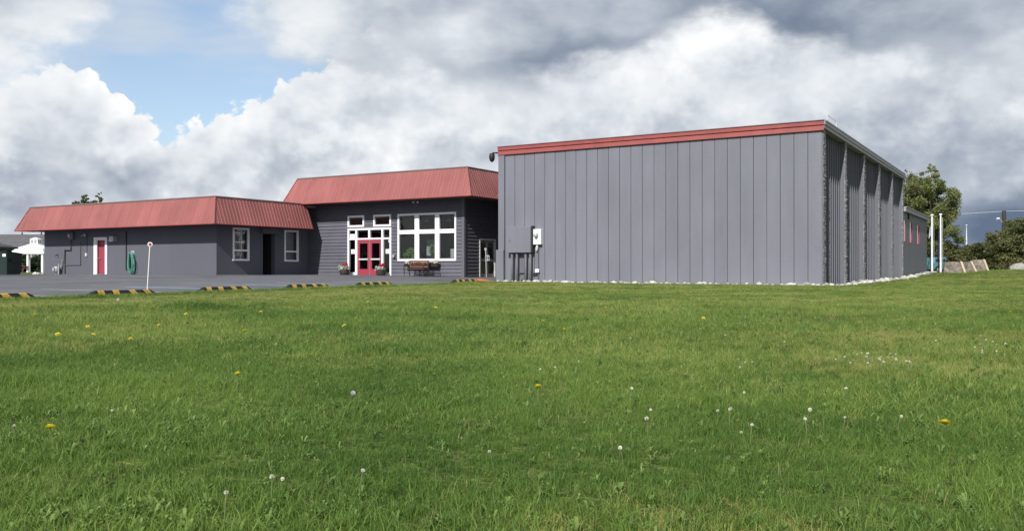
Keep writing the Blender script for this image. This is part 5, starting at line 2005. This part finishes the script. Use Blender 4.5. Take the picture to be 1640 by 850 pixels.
def rosette(nleaf, ln, wid, rng, lift=0.35):
    vs, fs = [], []
    for k in range(nleaf):
        a = k * 2.399 + rng.uniform(-.3, .3)
        d = np.array([math.cos(a), math.sin(a), 0])
        s = np.array([-d[1], d[0], 0])
        L_ = ln * rng.uniform(0.6, 1.1)
        el = lift * rng.uniform(0.4, 1.6)
        b = len(vs)
        for t, w, z in ((0.05, .25, 0.0), (.4, .8, 0.75), (.75, 1.0, 1.0), (1.0, .05, 0.85)):
            c = d * L_ * t + np.array([0, 0, L_ * el * z])
            vs += [c - s * wid * w / 2, c + s * wid * w / 2]
        for j in range(3):
            q = b + 2 * j
            fs.append((q, q + 1, q + 3, q + 2))
    return np.array(vs), fs


src = bpy.data.collections.new('plant_sources')
grng = np.random.default_rng(21)


def source(name, V, F, mat):
    o = bpy.data.objects.new(name, np_mesh(name, V, F, mat))
    src.objects.link(o)
    return o


# sources are named so that their alphabetical order is their pick index
SRC = []
for k in range(5):
    V, F = tuft(32, 0.065, 0.030, 0.085, 0.0034, grng, 0.9)
    SRC.append(source('grass_source_%02d' % k, V, F, M['grass_a']))
for k in range(5, 8):
    V, F = tuft(22, 0.060, 0.040, 0.105, 0.0038, grng, 1.0)
    SRC.append(source('grass_source_%02d' % k, V, F, M['grass_b']))
for k in range(8, 10):
    V, F = tuft(8, 0.05, 0.03, 0.08, 0.004, grng, 1.2)
    SRC.append(source('grass_source_%02d' % k, V, F, M['straw']))
for k in range(10, 13):
    V, F = rosette(8, 0.045, 0.011, grng, 0.8)
    SRC.append(source('grass_source_%02d' % k, V, F, M['broad']))
for k in range(13, 15):          # clover leaflets
    V, F = rosette(18, 0.030, 0.010, grng, 1.3)
    SRC.append(source('grass_source_%02d' % k, V, F, M['broad']))
for k in range(15, 18):          # wider clumps for the distance
    V, F = tuft(48, 0.24, 0.030, 0.075, 0.010, grng, 0.9)
    SRC.append(source('grass_source_%02d' % k, V, F, M['grass_a']))
for k in range(18, 20):
    V, F = tuft(44, 0.24, 0.030, 0.080, 0.010, grng, 0.9)
    SRC.append(source('grass_source_%02d' % k, V, F, M['grass_b']))


for k in range(20, 22):         # short mown grass by the lot and in dry patches
    V, F = tuft(46, 0.24, 0.020, 0.050, 0.010, grng, 1.1)
    SRC.append(source('grass_source_%02d' % k, V, F, M['grass_c']))
for k in range(22, 24):
    V, F = tuft(26, 0.065, 0.025, 0.06, 0.0036, grng, 1.1)
    SRC.append(source('grass_source_%02d' % k, V, F, M['grass_c']))


def instancer(name, P, idx, rot, scl, label):
    me = bpy.data.meshes.new(name)
    me.from_pydata(P.tolist(), [], [])
    me.attributes.new('pick', 'INT', 'POINT').data.foreach_set('value', idx.astype(np.int32))
    me.attributes.new('turn', 'FLOAT_VECTOR', 'POINT').data.foreach_set('vector', rot.astype(np.float32).ravel())
    me.attributes.new('size', 'FLOAT', 'POINT').data.foreach_set('value', scl.astype(np.float32))
    o = link(name, me)
    ng = bpy.data.node_groups.new(name + '_scatter', 'GeometryNodeTree')
    ng.interface.new_socket('Geometry', in_out='INPUT', socket_type='NodeSocketGeometry')
    ng.interface.new_socket('Geometry', in_out='OUTPUT', socket_type='NodeSocketGeometry')
    N, L = ng.nodes, ng.links
    gi, go = N.new('NodeGroupInput'), N.new('NodeGroupOutput')
    ci = N.new('GeometryNodeCollectionInfo')
    ci.inputs['Collection'].default_value = src
    ci.inputs['Separate Children'].default_value = True
    ci.inputs['Reset Children'].default_value = True
    ip = N.new('GeometryNodeInstanceOnPoints')
    ip.inputs['Pick Instance'].default_value = True

    def attr(nm, ty):
        a = N.new('GeometryNodeInputNamedAttribute')
        a.data_type = ty
        a.inputs[0].default_value = nm
        return a.outputs[0]
    L.new(gi.outputs[0], ip.inputs['Points'])
    L.new(ci.outputs[0], ip.inputs['Instance'])
    L.new(attr('pick', 'INT'), ip.inputs['Instance Index'])
    e2r = N.new('FunctionNodeEulerToRotation')
    L.new(attr('turn', 'FLOAT_VECTOR'), e2r.inputs[0])
    L.new(e2r.outputs[0], ip.inputs['Rotation'])
    L.new(attr('size', 'FLOAT'), ip.inputs['Scale'])
    L.new(ip.outputs[0], go.inputs[0])
    md = o.modifiers.new('scatter', 'NODES')
    md.node_group = ng
    return tag(o, label, kind='stuff')


def vnoise(x, y, s, seed):
    """cheap smooth value noise"""
    r = np.random.default_rng(seed).random((64, 64))
    u, v = x / s, y / s
    i, j = np.floor(u).astype(int), np.floor(v).astype(int)
    fu, fv = u - i, v - j
    fu, fv = fu * fu * (3 - 2 * fu), fv * fv * (3 - 2 * fv)
    g = lambda a, b: r[a % 64, b % 64]
    return (g(i, j) * (1 - fu) + g(i + 1, j) * fu) * (1 - fv) + (g(i, j + 1) * (1 - fu) + g(i + 1, j + 1) * fu) * fv


def on_lawn(x, y):
    edge = np.array([lot_edge(v) for v in y])
    ok = (x > edge + 0.02)
    ok &= ~((x > -24.6) & (x < -7.35) & (y > 38.15) & (y < 80))
    ok &= ~((x > -8.6) & (x < -7.05) & (y > 38.1) & (y < 79))
    return ok


def strip(z0, z1, dens, margin=2.6, slope=0.60):
    """random lawn points between two distances in front of the viewpoint"""
    n = int((z1 - z0) * ((z0 + z1) * slope + 2 * margin) * dens)
    Z_ = grng.uniform(z0, z1, int(n * 1.35))
    X_ = grng.uniform(-1, 1, len(Z_)) * (slope * z1 + margin)
    k = np.abs(X_) < slope * Z_ + margin
    X_, Z_ = X_[k], Z_[k]
    x, y = CS * X_ - SN * Z_, SN * X_ + CS * Z_
    k = on_lawn(x, y)
    return x[k], y[k]


PX, PY, PI_, PS = [], [], [], []
for z0, z1, dens, far, size in ((1.2, 4, 520, False, 0.70), (4, 7, 400, False, 0.78), (7, 11, 230, False, 0.9), (11, 17, 105, False, 1.1), (17, 26, 28, True, 0.75), (26, 40, 16, True, 1.0), (40, 62, 8, True, 1.25), (62, 84, 4, True, 1.5)):
    x, y = strip(z0, z1, dens)
    n = len(x)
    Zmid = -SN * x + CS * y
    big = vnoise(x, y, 3.1, 3)
    sml = vnoise(x, y, 0.55, 4)
    dry = vnoise(x + 40, y, 1.7, 5)
    q = grng.random(n)
    light = (q < 0.30 + 0.9 * (big - 0.45) - 0.16 * (Zmid < 6.5))
    if not far:
        idx = np.where(light, grng.integers(5, 8, n), grng.integers(0, 5, n))
        q2 = grng.random(n)
        idx = np.where(q2 < 0.05 + 0.12 * (dry > 0.72), grng.integers(8, 10, n), idx)
        q3 = grng.random(n)
        weed = vnoise(x + 11, y + 5, 1.3, 8)
        idx = np.where((q3 < 0.10 + 0.15 * (weed > 0.66)), grng.integers(10, 15, n), idx)
        s = size * (0.62 + 0.45 * sml + 0.40 * vnoise(x, y, 1.6, 9)) * grng.uniform(0.8, 1.2, n)
    else:
        idx = np.where(light, grng.integers(18, 20, n), grng.integers(15, 18, n))
        idx = np.where(grng.random(n) < np.clip(0.15 + (Zmid - 17) / 40 + 0.5 * (big - 0.5), 0, 0.6), grng.integers(20, 22, n), idx)
        s = size * (0.62 + 0.4 * big) * grng.uniform(0.75, 1.25, n)
    # paler mown strip beside the lot and a few dry patches
    strip_d = x - np.array([lot_edge(v) for v in y])
    near_lot = np.clip(1 - (strip_d - 3.5) / 4.5, 0, 1) * (vnoise(x, y, 0.9, 14) > 0.22)
    Zc = -SN * x + CS * y
    Xc = CS * x + SN * y
    patch = np.exp(-((Xc - 3.3) / 2.4) ** 2 - ((Zc - 8.2) / 1.7) ** 2) + 0.8 * np.exp(-((Xc - 9.5) / 5) ** 2 - ((Zc - 18) / 3) ** 2)
    yl = grng.random(n) < np.clip(0.85 * near_lot + 0.65 * patch + 0.35 * (dry > 0.66), 0, 0.92)
    idx = np.where(yl, grng.integers(20, 22, n) if far else grng.integers(22, 24, n), idx)
    # a few rank, darker tussocks
    for cx, cz, rx, rz_, k in ((-3.0, 5.3, 0.62, 0.34, 0.75), (-5.4, 14.8, 0.5, 0.35, 1.0), (-1.0, 7.4, 0.5, 0.3, 0.4), (2.4, 22, 0.5, 0.3, 0.9), (0.6, 24, 0.4, 0.3, 0.9), (-2.8, 21, 0.5, 0.3, 0.9), (-1.9, 18.5, 0.4, 0.3, 0.9)):
        tz = np.exp(-((Xc - cx) / rx) ** 2 - ((Zc - cz) / rz_) ** 2)
        s = s * (1 + k * tz)
        idx = np.where(grng.random(n) < tz * 1.3, grng.integers(15, 18, n) if far else grng.integers(0, 5, n), idx)
    PX.append(x)
    PY.append(y)
    PI_.append(idx)
    PS.append(s)
# ragged longer fringe along the asphalt edge and the stones
yy = grng.uniform(4, 36, 2600)
xx = np.array([lot_edge(v) for v in yy]) + grng.uniform(-0.10, 0.5, 2600)
PX.append(xx)
PY.append(yy)
PI_.append(grng.integers(0, 8, 2600))
PS.append(grng.uniform(0.9, 1.7, 2600))
xx = np.concatenate([grng.uniform(-24, -7.4, 900), -7.0 + grng.uniform(-0.25, 0.25, 500)])
yy = np.concatenate([38.02 + grng.uniform(-0.25, 0.25, 900), grng.uniform(38, 79, 500)])
PX.append(xx)
PY.append(yy)
PI_.append(grng.integers(0, 8, 1400))
PS.append(grng.uniform(0.8, 1.6, 1400))
x, y, idx, s = map(np.concatenate, (PX, PY, PI_, PS))
P = np.stack([x, y, ground_np(x, y)], 1)
rot = np.stack([grng.uniform(-.12, .12, len(x)), grng.uniform(-.12, .12, len(x)), grng.uniform(0, 6.28, len(x))], 1)
instancer('grass', P, idx, rot, s, 'short green grass with scattered weed leaves covering the lawn')
print('grass instances', len(x))


# clumps of darker, taller grass that stand out
def hit(px, py):
    """lawn point seen at a photograph position (the lawn is nearly level)"""
    d = Vector(((px - 820) / 1420, 1.0, (430 - py) / 1420))
    t = EYE / max(1e-4, -d.z)
    for _ in range(12):
        x, y = B(d.x * t, t)
        t += 0.8 * (EYE + d.z * t - gz(x, y)) / -d.z if d.z < -1e-3 else 0
    return B(d.x * t, t)


# ------------------------------------------------------------------ dandelions and clover
def flower_head(kind, rng):
    if kind == 'dandelion':
        vs, fs = [], []
        for ring, (n, r, z) in enumerate(((22, 0.021, 0.003), (18, 0.016, 0.009), (10, 0.009, 0.013))):
            for k in range(n):
                a = k * 2 * math.pi / n + ring * 0.2
                d = Vector((math.cos(a), math.sin(a), 0))
                s = Vector((-d.y, d.x, 0)) * 0.0032
                b = len(vs)
                c = Vector((0, 0, 0.0))
                e = d * r + Vector((0, 0, z))
                vs += [c - s * .6, c + s * .6, e + s, e - s]
                fs.append((b, b + 1, b + 2, b + 3))
        return np.array(vs), fs
    if kind == 'clover':
        vs, fs = [], []
        for k in range(40):
            t = (k + 0.5) / 40
            ph = math.acos(1 - 1.55 * t)
            a = k * 2.399
            d = Vector((math.sin(ph) * math.cos(a), math.sin(ph) * math.sin(a), math.cos(ph)))
            u = d.orthogonal().normalized() * 0.0022
            b = len(vs)
            p, q = d * 0.004, d * 0.0115
            w = d.cross(u)
            vs += [p - u, p + u, q + u * 0.7 + w, q - u * 0.7 - w]
            fs.append((b, b + 1, b + 2, b + 3))
        return np.array(vs), fs
    vs, fs = [], []
    for k in range(40):
        t = (k + 0.5) / 40
        ph = math.acos(1 - 2 * t)
        a = k * 2.399
        d = Vector((math.sin(ph) * math.cos(a), math.sin(ph) * math.sin(a), math.cos(ph)))
        u = d.orthogonal().normalized()
        w = d.cross(u)
        b = len(vs)
        q = d * 0.020
        vs += [d * 0.003, q + u * 0.004, q + w * 0.004, q - u * 0.004, q - w * 0.004]
        fs += [(b, b + 1, b + 2), (b, b + 3, b + 4), (b + 1, b + 2, b + 3, b + 4)]
    return np.array(vs), fs


HEAD = {}
for kd, mt in (('dandelion', 'bloom_yellow'), ('clover', 'clover_head'), ('seed', 'seed')):
    V, F = flower_head(kd, grng)
    HEAD[kd] = np_mesh('flower_head', np.array([tuple(v) for v in V]), F, M[mt])
frnd = random.Random(12)


def flower(kind, px, py, label, group, h=0.09, size=1.0, lean=0.02):
    x, y = hit(px, py)
    z0 = gz(x, y)
    nm = {'dandelion': 'dandelion', 'clover': 'clover_flower', 'seed': 'dandelion_clock'}[kind]
    root = empty(nm, (x, y, z0), label, 'flower', group)
    lx, ly = frnd.uniform(-1, 1) * lean, frnd.uniform(-1, 1) * lean
    MB().tube([(0, 0, -0.01), (lx * 0.4, ly * 0.4, h * 0.6), (lx, ly, h)], 0.0016 if kind != 'seed' else 0.0022, 5).build('stem', M['stem'], root, (0, 0, 0))
    hd = link('flower_head', HEAD[kind], root, (lx, ly, h), (frnd.uniform(-.35, .35), frnd.uniform(-.35, .35), frnd.uniform(0, 6)), (size,) * 3)
    return root


BIG = [(380, 619, 'yellow dandelion in the left middle lawn, above the dark grass clump'), (86, 719, 'yellow dandelion low at the left, nearest the left edge'),
       (860, 643, 'yellow dandelion near the middle of the lawn'), (1506, 709, 'yellow dandelion low at the right side of the lawn'),
       (256, 528, 'yellow dandelion on the left lawn below the reflector rod')]
for px, py, lab in BIG:
    flower('dandelion', px, py + 8, lab, None, 0.10, 1.1)
for px, py in ((139, 536), (95, 550), (150, 551), (210, 559), (393, 544), (419, 508), (56, 514), (871, 525), (904, 541), (552, 534), (590, 489), (1618, 509), (1340, 495), (700, 500), (1130, 520), (300, 512), (970, 500)):
    flower('dandelion', px, py + 3, 'small yellow dandelion far out on the lawn', 'small far dandelions', 0.10, 1.15)
flower('seed', 188, 514, 'white dandelion clock on a tall stem near the lawn edge, at left', None, 0.28, 1.0, 0.02)
flower('seed', 560, 660, 'white dandelion clock on a bent stem left of the lawn centre', None, 0.10, 0.62, 0.06)
CL = [(27, 708), (176, 684), (74, 520), (435, 808), (452, 812), (866, 607), (888, 610), (1009, 647), (1044, 683), (1038, 696), (999, 751), (792, 764), (930, 594), (1010, 554),
      (1148, 687), (1168, 681), (1201, 711), (1197, 720), (1289, 685), (1293, 707), (1350, 696), (1436, 694), (1350, 645), (1195, 658), (1164, 547), (1246, 512), (1185, 592), (1195, 597), (1206, 600), (1190, 603),
      (360, 832), (575, 800), (1210, 520), (1255, 560), (1500, 560)]
for k in range(22):
    CL.append((frnd.uniform(1340, 1465), frnd.uniform(576, 600)))
for k in range(10):
    CL.append((frnd.uniform(1560, 1610), frnd.uniform(545, 592)))
for px, py in CL:
    if 1330 < px < 1470 and py < 605:
        lab, gr = 'white clover head in the loose patch on the right middle lawn', 'clover patch on the right middle lawn'
    elif px > 1550:
        lab, gr = 'white clover head in the small patch near the right picture edge', 'clover patch near the right edge'
    elif py < 605:
        lab, gr = 'tiny white clover head far out on the lawn', 'far scattered clover'
    elif px < 700:
        lab, gr = 'white clover head in the left foreground grass', 'clover in the left foreground'
    elif px < 1100:
        lab, gr = 'white clover head in the middle foreground grass', 'clover in the middle foreground'
    else:
        lab, gr = 'white clover head in the right foreground grass', 'clover in the right foreground'
    flower('clover', px, py + 4, lab, gr, frnd.uniform(0.075, 0.10), frnd.uniform(0.45, 0.75))
